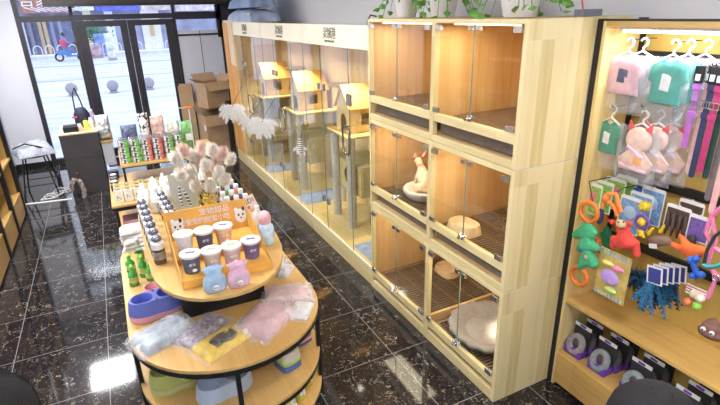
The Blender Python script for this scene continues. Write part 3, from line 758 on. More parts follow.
# ================================================================== ON TOP OF THE CABINETS
M['pot'] = plain('white_glazed_pot', (.80, .81, .84), .3, 0, .03)
M['leaf'] = plain('green_leaf', (.14, .36, .05), .5, 0, .35, 14)
M['soil'] = plain('dark_soil', (.05, .035, .025), .95)
pots = [(394, 18, .095, 'leftmost of the three white pots of trailing green leaves on the tall cabinet'), (443, 17.5, .105, 'middle one of the three white pots of trailing green leaves on the tall cabinet'),
        (519, 19, .12, 'large white pot of green leaves nearest the right end of the tall cabinet')]
for k, (px, py, r, lab_) in enumerate(pots):
    xx = [2.0, 2.0, 2.0][k]; p = at(px, 16, 'x', xx); y = min(max(p.y, 1.9), 3.2); z = 2.2135
    t = thing('potted_plant', lab_, 'plant', (xx, y, z), 'white pots of trailing leaves on the tall cabinet')
    MB().lathe([(r*.66, 0), (r*.72, .01), (r*.95, .17), (r, .175), (r, .20), (r*.9, .20), (r*.88, .17)], 24, (xx, y, z)).build('pot', 'pot', t, smooth=40)
    MB().cyl((xx, y, z+.172), r*.86, .012).build('soil', 'soil', t)
    rnd = random.Random(k+3); st = MB(); lf = MB()
    for j in range(42):
        a = rnd.uniform(0, 2*PI); out = rnd.uniform(.5, 1.5)*r; hz = rnd.uniform(-.17, .16)
        p0 = Vector((xx+.3*r*math.cos(a), y+.3*r*math.sin(a), z+.18)); p1 = p0+Vector((math.cos(a)*out*.6, math.sin(a)*out*.6, .10+max(hz, 0)*.5)); p2 = Vector((xx+(r+.02+out*.6)*math.cos(a), y+(r+.02+out*.6)*math.sin(a), z+.18+hz))
        st.tube([p0, p1, p2], .0025, 4)
        for q_, tt in ((p1, .9), (p2, 1), ((p1+p2)/2, .95)):
            d = Vector((math.cos(a)+rnd.gauss(0, .5), math.sin(a)+rnd.gauss(0, .5), -.6+rnd.gauss(0, .4))).normalized()*.05*tt
            w_ = d.cross(Vector((rnd.gauss(0, 1), rnd.gauss(0, 1), 1))).normalized()*.022; up = d.cross(w_).normalized()*.006
            lf.add([q_, q_+d*.35+w_+up, q_+d*.75+w_*.7, q_+d*1.15, q_+d*.75-w_*.7, q_+d*.35-w_+up, q_+d*.5-up], [(0, 1, 6), (1, 2, 6), (2, 3, 6), (3, 4, 6), (4, 5, 6), (5, 0, 6)])
    st.build('stems', plain('green_stem', (.2, .35, .1), .6), t); lf.build('leaves', 'leaf', t)
# blue vacuum packed bags on the far end of the glass cabinets
M['bluebag'] = plain('pale_blue_pack', (.42, .50, .68), .35, 0, .2, 6)
def soft_pack(name, label, cat, c, l, w, h, mat, rz=0, sd=0, group=None, amp=.2, filmed=False):
    t = thing(name, label, cat, c, group)
    m = MB(); m.m = Matrix.Translation(c) @ Matrix.Rotation(rz, 4, 'Z')
    m.pillow(l, w, h, 16, sd, amp); m.build('bag' if filmed else 'pack', mat, t, smooth=60)
    return t
t = soft_pack('bedding_pack', 'pale blue soft bedding pack on the far end of the glass cabinets, under another one', 'pack', (2.00, 7.28, 2.167), .46, 1.35, .16, 'bluebag', sd=3, amp=.12)
m = MB().tube([(1.80, 6.8, 2.26), (1.765, 6.72, 2.285), (1.76, 6.62, 2.255), (1.77, 6.54, 2.275)], .008); m.build('cord', plain('beige_cord', (.75, .70, .55), .8), t)
soft_pack('bedding_pack', 'upper pale blue bedding pack, lying on top of the other on the glass cabinets', 'pack', (2.01, 7.30, 2.345), .42, 1.2, .17, plain('blue_pack_upper', (.30, .40, .62), .4, 0, .2, 6), sd=6, amp=.12)
# small perforated adapter with a red cable at the corner of the tall cabinet
t = thing('power_adapter', 'grey perforated power adapter with a red cable on the right end of the tall cabinet', 'adapter', (2.14, 1.83, 2.2135))
B(2.12, 2.25, 1.775, 1.835, 2.2135, 2.245).build('case', plain('grey_perforated', (.22, .22, .27), .5, .4, .5, 300), t, bevel=.002)
MB().tube([(2.14, 1.80, 2.245), (2.10, 1.79, 2.32), (2.05, 1.78, 2.42), (2.02, 1.78, 2.99)], .004).build('cable', plain('red_cable', (.7, .08, .08), .5), t)
# a hook for a wire on the corner between tall and low cabinet
MB().tube([(1.78, 3.38, 2.166), (1.78, 3.38, 2.20), (1.78, 3.33, 2.235), (1.80, 3.28, 2.225)], .006).build('black_clip', 'black', None, label='small black wire clip where the tall cabinet meets the low one', cat='clip')

# ================================================================== RIGHT DISPLAY SHELF
XS = 2.20; YSE = 1.725
t = thing('display_shelf', 'yellow wood display shelf with black metal frame on the right wall', 'shelf', (2.36, .95, 0))
Y0, Y1 = .30, YSE
B(XS, XS+.032, Y1-.003, Y1+.028, 0, 2.20).build('upright', 'black', t)
B(XS, XS+.045, Y0-.03, Y0, 0, 2.20).build('upright', 'black', t)
B(2.465, 2.50, Y1-.03, Y1+.0, 0, 2.20).build('upright', 'black', t)
B(XS+.002, 2.465, Y1-.022, Y1-.004, 0, 2.19).build('side_panel', wood('yellow_laminate_side', (.84, .66, .30), (.72, .50, .18), 'z', .3), t)
B(XS+.045, 2.50, Y0-.022, Y0-.004, 0, 2.19).build('side_panel', 'oak', t)
B(2.50, 2.512, Y0, Y1, 0, 2.19).build('back_panel', wood('olive_laminate_back', (.64, .44, .12), (.52, .33, .07), 'z', .5), t)
B(XS, 2.50, Y0, Y1-.022, 2.165, 2.19).build('top_board', 'oak_y', t)
B(XS-.001, XS+.02, Y0, Y1+.0, 2.19, 2.20).build('top_trim', 'black', t)
B(XS+.005, 2.50, Y0, Y1-.022, .610, .632).build('shelf_board', 'oak_y', t, bevel=.002)
B(XS+.005, 2.50, Y0, Y1-.022, .245, .266).build('shelf_board', 'oak_y', t, bevel=.002)
for z_ in (2.02, 1.38, 1.0): B(2.47, 2.49, Y0, Y1-.03, z_-.022, z_+.022).build('hook_rail', 'black', t)
d = MB(); d.box(XS-.012, XS+.006, Y0, 1.28, .04, .24).box(XS-.012, XS+.006, 1.28, Y1-.035, .04, .255).prism([(XS-.012, 1.28), (XS+.006, 1.28), (XS+.006, 1.255), (XS-.012, 1.255)], .24, .255)
dr = d.build('drawer_front', 'oak_y', t, bevel=.002)
B(XS+.001, XS+.004, 1.10, 1.28, .195, .24).build('finger_notch', 'ink', dr)
B(XS-.014, XS-.0125, 1.09, 1.27, .195, .236).build('finger_notch', 'ink', dr)
lt = thing('tube_light', 'bright white tube light under the top of the right display shelf', 'lamp', (XS+.06, 1.0, 2.145))
B(XS+.04, XS+.075, .34, 1.66, 2.150, 2.164).build('housing', 'white', lt); B(XS+.045, XS+.07, .36, 1.64, 2.138, 2.1495).build('tube', plain('lit_tube', (1, 1, 1), .5, 0, 0, emit=14), lt)
add_area('shelf_tube', (XS+.08, 1.0, 2.132), .03, 1.25, 5, (.98, .98, 1), (0, R(-20), 0))

PCOL = {}
def pc(name, col, **k): return plain(name, col, k.pop('rough', .6), 0, k.pop('var', .15), k.pop('s', 25), **k)
def hook(m, y, z, x0=2.30): m.tube([(2.47, y, z), (x0+.01, y, z), (x0, y, z+.012)], .0025, 5)
# clothes on little hangers in clear bags --------------------------------
def clothes(y, z, w, h, x, kind, label, cols):
    """hangs flat, facing the aisle; origin at hook point"""
    t = thing('pet_outfit', label, 'pet clothes', (x, y, z-h))
    m = MB(); m.tube([(x, y, z-.055), (x, y, z-.035), (x, y-.018, z-.020), (x, y-.020, z-.004), (x, y-.004, z+.010), (x, y+.014, z+.002), (x, y+.016, z-.006)], .0055, 6)
    m.tube([(x, y-w*.30, z-.085), (x, y, z-.052), (x, y+w*.30, z-.085)], .006, 6); m.build('hanger', 'white', t, smooth=60)
    F = frame((x-.006, y, z-.07), (0, -1, 0), (0, 0, 1))
    def soft(out, d, mat, nm, off=0, sd=0):
        m = MB(); m.m = F @ Matrix.Translation((0, 0, off)); n = len(out)
        cx = sum(p[0] for p in out)/n; cy = sum(p[1] for p in out)/n
        rings = [(1, 0, 0), (1, d*.5, 0), (.93, d, 0), (.6, d*1.25, 0), (.2, d*1.2, 0)]
        vs = []; fs = []
        for s_, zz, _ in rings:
            for k, (a, b) in enumerate(out):
                w_ = noise.noise(Vector((a*30+sd, b*30, sd)))*d*.5 if zz > d*.6 else 0
                vs.append((cx+(a-cx)*s_, cy+(b-cy)*s_, zz+w_))
        for j in range(len(rings)-1):
            for k in range(n): fs.append((j*n+k, j*n+(k+1) % n, (j+1)*n+(k+1) % n, (j+1)*n+k))
        fs.append(tuple(range(n))[::-1]); fs.append(tuple((len(rings)-1)*n+k for k in range(n)))
        m.add(vs, fs); return m.build(nm, mat, t, smooth=60)
    if kind == 'shirt':
        o = [(-w*.14, 0), (-w*.42, -.03), (-w*.46, -h*.30), (-w*.34, -h*.34), (-w*.38, -h*.62), (w*.38, -h*.62), (w*.34, -h*.34), (w*.46, -h*.30), (w*.42, -.03), (w*.14, 0), (0, -.02)]
        soft(o, .012, cols[0], 'garment')
        if len(cols) > 1:
            o2 = [(-w*.10, -h*.20), (-w*.12, -h*.42), (w*.10, -h*.44), (w*.12, -h*.22)]; soft(o2, .003, cols[1], 'print_patch', .014)
    if kind == 'hood':
        o = [(w*.30*math.cos(R(a)), -h*.20+h*.20*math.sin(R(a))) for a in range(-60, 241, 20)]+[(-w*.42, -h*.55), (-w*.36, -h*.72), (w*.36, -h*.72), (w*.42, -h*.55)]
        soft(o, .014, cols[0], 'garment', sd=2)
        for s in (-1, 1):
            soft([(s*w*.12, -h*.03), (s*w*.27, h*.09), (s*w*.29, -h*.09)], .006, cols[1], 'ear', .004)
        soft([(-w*.20, -h*.30), (w*.22, -h*.44), (w*.20, -h*.49), (-w*.22, -h*.35)], .006, cols[2], 'sleeve_band', .016)
        soft([(-w*.34, -h*.62), (w*.34, -h*.66), (w*.34, -h*.71), (-w*.34, -h*.67)], .006, cols[2], 'hem_band', .014)
        soft([(-.005, -h*.46), (w*.2, -h*.48), (w*.22, -h*.60), (.0, -h*.60)], .005, cols[3], 'pocket', .015)
    m = MB(); m.m = F
    m.slab([(-w*.5, .0, -.004), (w*.5, .0, -.004), (w*.5, -h*.93, -.004), (-w*.5, -h*.93, -.004)], (0, 0, .002))
    n = 12; vs = []; fs = []
    for j in range(n+1):
        for i in range(n+1):
            a, b = i/n*2-1, j/n; e = (1-a**4)*(1-(2*b-1)**4)
            vs.append((a*w*.5, -b*h*.93, .001+.026*e**.5*(1+.5*noise.noise(Vector((a*5+y*9, b*6, z*7))))))
    for j in range(n):
        for i in range(n): k = j*(n+1)+i; fs.append((k, k+1, k+n+2, k+n+1))
    m.add(vs, fs); m.build('clear_bag', 'film', t, smooth=60)
    return t
pink = pc('pink_cloth', (.80, .50, .58)); greyc = pc('grey_cloth', (.42, .42, .46)); teal = pc('teal_cloth', (.04, .36, .30)); lil = pc('lilac_cloth', (.55, .42, .75)); peach = pc('peach_cloth', (.84, .58, .48), sub=0)
redc = pc('red_ear', (.75, .12, .12)); pk2 = pc('light_pink_band', (.85, .58, .75)); org = pc('orange_pocket', (.85, .42, .12)); wht = pc('white_cloth', (.82, .80, .80)); navy = pc('navy_cloth', (.03, .05, .16)); grn = pc('green_cloth', (.03, .28, .17))
def hk(y, z, x0, nm='rail_hook'):
    m = MB(); hook(m, y, z, x0); return m.build(nm, 'black', t_shelf)
t_shelf = t = bpy.data.objects['display_shelf']
hk(1.615, 2.104, 2.27); hk(1.40, 2.10, 2.27); hk(1.655, 1.775, 2.27); hk(1.50, 1.80, 2.27)
clothes(1.625, 2.10, .235, .30, 2.29, 'shirt', 'pink pet shirt with small dark print in a clear bag, frontmost upper left', [pink, navy])
clothes(1.60, 2.10, .235, .30, 2.36, 'shirt', 'grey and pink pet shirt in a clear bag hanging right behind the pink one', [greyc])
clothes(1.405, 2.10, .20, .33, 2.29, 'shirt', 'teal pet dress in a clear bag, right of the pink shirt, frontmost', [teal, wht])
clothes(1.375, 2.10, .20, .33, 2.35, 'shirt', 'teal pet dress in a clear bag just behind the front teal dress', [teal])
clothes(1.34, 2.10, .19, .33, 2.42, 'shirt', 'lilac pet dress in a clear bag at the back of the teal dresses', [lil])
clothes(1.665, 1.77, .17, .27, 2.30, 'shirt', 'green pet shirt in a clear bag on the lower hook by the shelf side', [grn, wht])
clothes(1.48, 1.775, .22, .31, 2.28, 'hood', 'peach pet hoodie with red cat ears in a clear bag, frontmost of three', [peach, redc, pk2, org])
clothes(1.445, 1.775, .22, .31, 2.35, 'hood', 'peach pet hoodie with red cat ears in a clear bag, middle of three', [peach, redc, pk2, org])
clothes(1.41, 1.775, .22, .31, 2.42, 'hood', 'peach pet hoodie with red cat ears in a clear bag, hindmost of three', [peach, redc, pk2, org])
# collars -----------------------------------------------------------------
cl = [((698, 70), (684, 147), (.48, .14, .55), 'purple'), ((706, 68), (691, 177), (.035, .05, .13), 'navy'), ((712, 78), (688, 173), (.85, .52, .50), 'pale pink'),
      ((719, 82), (699, 173), (.48, .04, .16), 'crimson'), ((726, 84), (705, 178), (.03, .07, .07), 'dark green'), ((733, 100), (707, 200), (.22, .18, .2), 'grey'), ((745, 120), (711, 213), (.85, .48, .48), 'long salmon')]
for k, (a, b, c, nm) in enumerate(cl):
    x = 2.33+.02*(k % 3); p, q_ = at(*a, 'x', x), at(*b, 'x', x); y = q_.y
    t = thing('pet_collar', nm+' leather pet collar hanging from the upper rail, '+['leftmost of the row', 'behind the purple and pink ones', 'in front of the navy one', 'right of the pale pink one', 'right of the crimson one', 'at the right edge of the photo', 'lowest of all, right edge'][k], 'collar', (x, y, q_.z))
    mt = pc('collar_'+nm.replace(' ', '_'), c, rough=.35)
    m = MB(); w = .013
    zt_ = 1.93
    F = frame((x, y, 0), (0, -1, 0), (0, 0, 1)); m.m = F
    o = [(-w, zt_), (-w, q_.z+.01)]+[(w*math.cos(R(a_)), q_.z+.01+w*math.sin(R(a_))) for a_ in range(200, 341, 20)]+[(w, q_.z+.01), (w, zt_)]
    m.slab([(u_, v_, 0) for u_, v_ in o], (0, 0, .004)); m.build('strap', mt, t)
    m = MB(); m.m = F; m.box(-.017, .017, zt_-.15, zt_-.125, -.001, .009, b=.002); m.build('keeper', mt, t)
    m = MB(); m.m = F; m.box(-.016, .016, zt_-.03, zt_+.0, -.001, .010, b=.002); m.build('keeper', mt, t)
    m = MB(); m.m = F; bz = zt_-.09
    m.tube([(-.02, bz-.014, .008), (.02, bz-.014, .008), (.02, bz+.014, .008), (-.02, bz+.014, .008)], .003, 5, True); m.tube([(0, bz-.012, .008), (0, bz+.012, .01)], .002)
    m.build('buckle', 'steel', t)
    m = MB(); m.m = F; m.box(-.019, .019, zt_, zt_+.075, -.002, .012, b=.003); m.build('hang_clip', 'black', t)
    m = MB(); m.m = F; m.box(-.010, .010, zt_+.012, zt_+.04, .012, .014); m.build('clip_mark', 'white', t)
    m = MB(); m.m = Matrix.Identity(4); hook(m, y, zt_+.075, x-.01); m.build('hook', 'black', t)

# toys on cards -----------------------------------------------------------
def card(y, z, x, w, h, col, label, name='toy_card', grp=None, mark=None, cat='toy packet', rz=0):
    t = thing(name, label, cat, (x, y, z-h), grp)
    F = frame((x, y, z), (math.sin(rz), -math.cos(rz), 0), (0, 0, 1))
    c = .008; o = [(-w/2+c, 0), (w/2-c, 0), (w/2, -c), (w/2, -h), (-w/2, -h), (-w/2, -c)]
    m = MB(); m.m = F; m.slab([(a, b, 0) for a, b in o], (0, 0, .0025)); m.build('card', 'paper', t)
    m = MB(); m.m = F; m.box(-w/2+.006, w/2-.006, -h+.006, -.018, .0025, .0032); m.build('print', pc('print_%s' % str(col), col, var=.35, s=60), t)
    if mark:
        m = MB(); m.m = F; m.ell((0, -h*.42, .004), (w*.28, w*.28, .002), 16, 6); m.build('badge', pc('badge_%s' % str(mark), mark), t)
    m = MB(); m.m = F; m.tube([(-.012, -.006, .004), (0, .008, .002), (.012, -.006, .004)], .0018, 5); m.build('hang_tab', 'white', t)
    return t
gcol = (.30, .55, .10)
for k, (px, py) in enumerate(((590, 183), (601, 181), (613, 178), (624, 176))):
    x = 2.28+.045*k; p = at(px+4, py, 'x', x)
    card(p.y, p.z, x, .12, .18, gcol, 'green and white toy card on the left hook, '+['frontmost of four', 'second from the front', 'third from the front', 'hindmost of four'][k], grp='green toy cards on the left hook', mark=(.8, .25, .25) if k in (0, 2) else None)
for k, (px, py) in enumerate(((633, 197), (643, 193), (655, 188))):
    x = 2.30+.05*k; p = at(px, py, 'x', x)
    card(p.y, p.z, x, .125, .20, (.22, .40, .68), 'pale blue toy card of the second hook, '+['frontmost of three', 'middle of three', 'hindmost of three'][k], grp='blue toy cards on the second hook', mark=(.45, .62, .80))
for k, (px, py) in enumerate(((680, 206), (693, 201))):
    x = 2.36+.06*k; p = at(px, py, 'x', x)
    t = card(p.y, p.z, x, .12, .12, (.10, .06, .05), 'black and white card holding brown feathers, '+['in front', 'behind the other one'][k], grp='black and white cards of brown toys')
    m = MB()
    for s in range(4): m.tube([(x-.015, p.y+.04-.03*s, p.z-.04), (x-.03, p.y+.02-.025*s, p.z-.10), (x-.025, p.y+.03-.03*s, p.z-.155)], [.008, .012, .004], 6)
    m.build('toy_strands', pc('dark_brown_plush', (.07, .04, .03)), t, smooth=60)
x = 2.34; p = at(702, 216, 'x', x)
t = card(p.y, p.z, x, .10, .13, (.16, .10, .35), 'purple and white card with a black brush toy beside the pink harness')
MB().ell((x-.02, p.y+.01, p.z-.13), (.02, .022, .035)).build('toy_body', 'ink', t, smooth=60)

def plush(joints, edges, name, label, mat, loc, cat='dog toy', levels=2):
    t = thing(name, label, cat, loc); skin('body', joints, edges, mat, t, levels); return t
xx = 2.13
def Q(px, py, x=2.13): return at(px, py, 'x', x)
mgreen = pc('green_plush', (.08, .46, .22), rough=.95, bump=.6, s=60); morange = pc('orange_rubber', (.88, .22, .03), rough=.4); mred = pc('red_plush', (.75, .07, .05), rough=.9, bump=.4)
c0 = Q(587, 240)
def rj(px, py, r, x=2.13): p = Q(px, py, x); return (p.x, p.y, p.z, r)
t = plush([rj(588, 221, .024), rj(588, 231, .032), rj(587, 244, .032), rj(588, 257, .036), rj(573, 236, .026), rj(597, 235, .022), rj(579, 269, .020), rj(597, 268, .022), rj(577, 250, .018), rj(600, 250, .018)],
      [(0, 1), (1, 2), (2, 3), (1, 4), (1, 5), (3, 6), (3, 7), (2, 8), (2, 9)], 'plush_toy', 'green plush crocodile toy held between two orange rings at the left', mgreen, (c0.x, c0.y, Q(585, 270).z))
for (px, py, r, nm) in ((589, 212, .052, 'ring'), (579, 276, .052, 'ring')):
    p = Q(px, py); MB().torus(p, r, .0115, (0, 1, 0), (0, 0, 1), 28, 10).build('ring', morange, t, smooth=60)
p = Q(589, 212); MB().tube([(2.47, 1.66, 1.38), (2.2, 1.665, 1.385), (2.135, p.y-.01, p.z+.055)], .003, 5).build('hook', 'black', t)
p = Q(586, 257, xx-.035); MB().ell(p, (.004, .012, .012)).build('badge', pc('pinkish_badge', (.8, .4, .35)), t, smooth=60)
p = Q(582, 250, xx-.033); MB().ell(p, (.005, .007, .012)).build('patch', pc('blue_patch', (.05, .15, .6)), t, smooth=60)
# second croc behind
t = plush([rj(606, 226, .022, 2.38), rj(608, 240, .024, 2.38), rj(606, 254, .022, 2.38), rj(601, 232, .014, 2.38), rj(614, 236, .014, 2.38)], [(0, 1), (1, 2), (1, 3), (1, 4)], 'plush_toy', 'dark green plush toy with orange ring hanging behind the green crocodile', pc('dark_green_plush', (.02, .20, .09), rough=.95), (2.38, Q(606, 240, 2.38).y, Q(606, 256, 2.38).z))
MB().torus(Q(612, 214, 2.38), .045, .009, (0, 1, 0), (0, 0, 1), 24, 8).build('ring', morange, t, smooth=60)
t = plush([rj(597, 236, .016, 2.31), rj(599, 246, .018, 2.31), rj(597, 254, .014, 2.31)], [(0, 1), (1, 2)], 'plush_toy', 'small orange and navy striped plush toy between the green crocodile and the red monkey', pc('tiger_plush', (.55, .18, .04), var=.8, s=60), (2.31, Q(597, 246, 2.31).y, Q(597, 258, 2.31).z))
MB().ell(Q(600, 216, 2.31), (.015, .022, .05)).build('navy_body', navy, t, smooth=60)
# red monkey with rope
xx = 2.13
t = plush([rj(625, 230, .032), rj(625, 240, .042), rj(628, 250, .042), rj(614, 238, .020), rj(613, 249, .018), rj(636, 244, .020), rj(637, 258, .018), rj(620, 222, .028)], [(0, 1), (1, 2), (1, 3), (3, 4), (1, 5), (5, 6), (0, 7)],
      'plush_toy', 'red plush monkey toy hanging from a knotted orange rope', mred, (xx, Q(626, 243).y, Q(626, 262).z))
p = Q(621, 224, xx-.03); MB().ell(p, (.014, .026, .022)).build('face', pc('tan_face', (.72, .55, .30)), t, smooth=60)
for dx in (-2.5, 2.5): MB().ell(Q(621+dx, 222, xx-.048), .0045, 8, 6).build('eye', 'ink', t, smooth=60)
MB().tube([Q(617, 227, xx-.045), Q(620, 229, xx-.047), Q(624, 228, xx-.045)], .0022).build('mouth', 'ink', t)
for (a, b) in ((612, 222), (630, 224)): MB().ell(Q(a, b, xx-.005), (.010, .013, .014)).build('ear', mred, t, smooth=60)
m = MB(); m.tube([Q(618, 216), Q(614, 206), Q(606, 200), Q(608, 194), Q(616, 194), Q(618, 202), Q(621, 212)], .011, 8); m.tube([Q(604, 202), Q(602, 208)], .010, 8); m.ell(Q(606, 198), .02)
m.build('rope', pc('orange_rope', (.88, .25, .05), bump=.6), t, smooth=60)
p = Q(616, 194); MB().tube([(2.47, 1.50, 1.38), (2.25, 1.50, 1.39), (p.x, p.y, p.z+.008)], .003, 5).build('hook', 'black', t)
# yellow and purple ring toys on the blue cards
myel = pc('yellow_rubber', (.85, .62, .04), rough=.5); mpur = pc('purple_rubber', (.22, .08, .45), rough=.5)
for k, (px, py, x) in enumerate(((645, 206, 2.28), (642, 222, 2.26))):
    t = thing('rubber_toy', ['spiky yellow rubber toy in front of the blue toy cards', 'yellow rubber toy with purple ring, below the spiky yellow one'][k], 'dog toy', Q(px, py+8, x))
    m = MB(); c = Q(px, py, x); m.ell(c, .022)
    if k == 0: m.fluff(c, .02, 160, .022, .004, 5)
    m.build('core', myel, t, smooth=False)
    if k: MB().torus(c, .034, .007, (0, 1, 0), (0, 0, 1)).build('ring', mpur, t, smooth=60); MB().tube([Q(px-2, py+8, x), Q(px+2, py+16, x)], [.014, .008]).build('tail', myel, t, smooth=60)
t = thing('rubber_toy', 'royal blue bristled toy at the top of the second hook row', 'dog toy', Q(640, 194, 2.42)); m = MB(); m.ell(Q(641, 191, 2.42), (.02, .035, .022)); m.fluff(Q(641, 191, 2.42), (.02, .035, .022), 200, .02, .004, 4); m.build('bristles', pc('royal_blue', (.05, .10, .5)), t)
# brown duck-like toy + orange feet toy
x = 2.26; c = Q(655, 240, x)
t = thing('plush_toy', 'brown plush platypus toy with white label and yellow feet, right of the monkey', 'dog toy', (c.x, c.y, c.z-.04))
skin('body', [rj(648, 243, .028, x), rj(656, 241, .034, x), rj(664, 240, .028, x), rj(672, 243, .018, x)], [(0, 1), (1, 2), (2, 3)], pc('taupe_plush', (.22, .14, .10), rough=.95, bump=.5), t)
for a in ((648, 234, 653, 228), (660, 232, 664, 226), (641, 236, 637, 230)): MB().tube([Q(a[0], a[1], x), Q(a[2], a[3], x)], [.010, .006]).build('foot', myel, t, smooth=60)
F = frame(Q(653, 246, x-.036), (0, -1, .3), (0, .3, 1)); m = MB(); m.m = F; m.box(-.02, .02, -.012, .012, 0, .002); m.build('label_tag', 'paper', t)
x = 2.27; c = Q(690, 252, x)
t = thing('plush_toy', 'bright orange star-shaped flat toy with long pointed arms', 'dog toy', (c.x, c.y, c.z-.04))
skin('body', [rj(690, 253, .030, x), rj(680, 247, .022, x), rj(667, 242, .006, x), rj(684, 240, .016, x), rj(679, 234, .005, x), rj(700, 250, .026, x), rj(712, 252, .015, x), rj(696, 262, .02, x)], [(0, 1), (1, 2), (0, 3), (3, 4), (0, 5), (5, 6), (0, 7)], pc('bright_orange_felt', (.86, .17, .04), rough=.9), t)
t = thing('bone_toy', 'blue rubber bone toy below the orange star toy', 'dog toy', Q(695, 278, 2.24))
m = MB(); x = 2.24; m.tube([Q(693, 262, x), Q(697, 274, x)], .014, 10)
for a in ((691, 260), (696, 259), (693, 276), (701, 275)): m.ell(Q(*a, x), .018)
m.build('bone', pc('blue_rubber', (.03, .14, .62), rough=.35), t, smooth=60)
# pink harness / teal leash at the right edge
x = 2.20; t = thing('harness', 'pink webbing pet harness hanging at the right edge of the photo', 'harness', Q(712, 300, x))
m = MB(); m.tube([Q(724, 205, x), Q(712, 216, x), Q(706, 232, x), (Q(712, 246, x)), Q(724, 254, x)], .010, 6); m.tube([Q(712, 216, x), Q(716, 240, x), Q(708, 262, x), Q(716, 278, x), Q(708, 298, x)], .009, 6); m.tube([Q(710, 268, x), Q(722, 280, x)], .009, 6); m.build('webbing', pc('pink_webbing', (.82, .22, .42)), t, smooth=60)
MB().torus(Q(716, 278, x-.01), .014, .003, (0, 1, 0), (0, 0, 1)).build('ring', 'steel', t, smooth=60)
x = 2.18; t = thing('leash', 'dark leash with teal handle looping over the pink harness', 'leash', Q(706, 272, x))
MB().tube([Q(726, 228, x), Q(715, 236, x), Q(707, 250, x), Q(704, 264, x)], .007).build('strap', pc('black_webbing', (.03, .04, .05)), t, smooth=60)
MB().tube([Q(703, 264, x), Q(708, 267, x), Q(717, 266, x), Q(727, 262, x)], .010).build('handle', pc('teal_webbing', (.06, .45, .40)), t, smooth=60)
# yellow packet
x = 2.17; a, b, c_, d_ = Q(601, 249, x), Q(633, 256, x), Q(625, 303, x), Q(593, 293, x)
t = thing('toy_packet', 'yellow packet of pink and lilac squeaky toys hanging low by the orange ring', 'toy packet', (x, (a.y+b.y)/2, min(c_.z, d_.z)))
F = frame((x, (a.y+b.y+c_.y+d_.y)/4, (a.z+b.z)/2), (0, -1, 0), (0, 0, 1)); w = abs(a.y-b.y); h = (a.z+b.z)/2-(c_.z+d_.z)/2
m = MB(); m.m = F; m.box(-w/2, w/2, -h, 0, 0, .004); m.build('card', pc('yellow_card', (.85, .60, .08)), t)
m = MB(); m.m = F
for i in range(8):
    for j in range(2):
        m.box(-w/2+w*i/8, -w/2+w*(i+.5)/8, -.012*(j+1)-(.006), -.012*j-.006, .004, .0048); m.box(-w/2+w*i/8, -w/2+w*(i+.5)/8, -h+.012*j, -h+.012*(j+1), .004, .0048)
m.build('dots', pc('pale_blue_dots', (.35, .62, .72)), t)
for (cx, cy, rx, ry, col, nm) in ((-.03, -.27, .035, .013, (.85, .72, .15), 'yellow_toy'), (.03, -.30, .035, .013, (.85, .2, .45), 'pink_toy'), (-.008, -.55, .055, .045, (.50, .30, .75), 'lilac_toy'), (.0, -.60, .025, .02, (.85, .35, .6), 'pink_heart'), (.01, -.80, .035, .017, (.55, .75, .15), 'green_toy')):
    m = MB(); m.m = F; m.ell((cx, cy*h*1.0, .010), (rx, ry, .012)); m.build(nm, pc('toy_'+nm, col, rough=.4), t, smooth=60)
m = MB(); m.m = F; m.pillow; m.m = F @ Matrix.Translation((0, -h/2, .004)); m.pillow(w, h*.98, .022, 12, 2, .2); m.build('clear_bag', 'film', t, smooth=60)
# feather toys on blue-white cards
mbf = pc('blue_feather', (.01, .13, .28), var=.4); mkf = pc('black_feather', (.02, .025, .035))
for k, (px, py) in enumerate(((655, 268), (661, 267), (667, 266), (673, 266), (679, 266))):
    x = 2.22+.035*k; p = at(px, py, 'x', x)
    t = thing('feather_toy', 'folded blue-white card of blue and black feathers on the lower hook, '+['frontmost of five', 'second of five', 'third of five', 'fourth of five', 'hindmost of five'][k], 'cat toy', (x, p.y, p.z-.15), 'blue feather toys on the lower hook')
    m = MB(); m.m = frame((x, p.y, p.z), (0, -1, .15), (0, .15, 1)); m.slab([(-.038, .008, 0), (.040, .008, 0), (.040, -.085, 0), (-.038, -.085, 0)], (0, 0, .002)); m.build('card', 'paper', t)
    m = MB(); m.m = frame((x-.0005, p.y, p.z), (0, -1, .15), (0, .15, 1)); m.slab([(-.030, -.002, .002), (.032, -.002, .002), (.032, -.078, .002), (-.030, -.078, .002)], (0, 0, .001)); m.build('print', pc('dark_blue_print', (.05, .06, .28)), t)
    m = MB(); rnd = random.Random(k)
    for j in range(9):
        a = rnd.gauss(.0, .35); L_ = rnd.uniform(.10, .17); p0 = Vector((x-.012, p.y+rnd.gauss(0, .018), p.z-.075)); d = Vector((rnd.gauss(-.1, .25), a, -1)).normalized(); s = d.orthogonal().normalized()
        for i in range(7):
            q_ = p0+d*L_*i/7; w_ = .017*math.sin(PI*(i+1)/8.5)
            for sg in (-1, 1): e = Vector((0, sg, -.5)).normalized(); m.add([q_, q_+d*L_/7, q_+e*w_*1.6+d*L_*.12], [(0, 1, 2)])
    m.build('feathers', mbf if k % 2 == 0 else mkf, t)
x = 2.30; c = at(638, 278, 'x', x)
t = thing('feather_toy', 'bunch of blue and black feathers hanging left of the folded feather cards', 'cat toy', (x, c.y, c.z-.06)); m = MB(); m.fluff(c, (.02, .03, .04), 120, .06, .006, 3, .6); m.build('feathers', mbf, t); m = MB(); m.fluff((x, c.y+.02, c.z-.01), (.02, .03, .05), 120, .07, .005, 8, .4); m.build('dark_feathers', mkf, t)
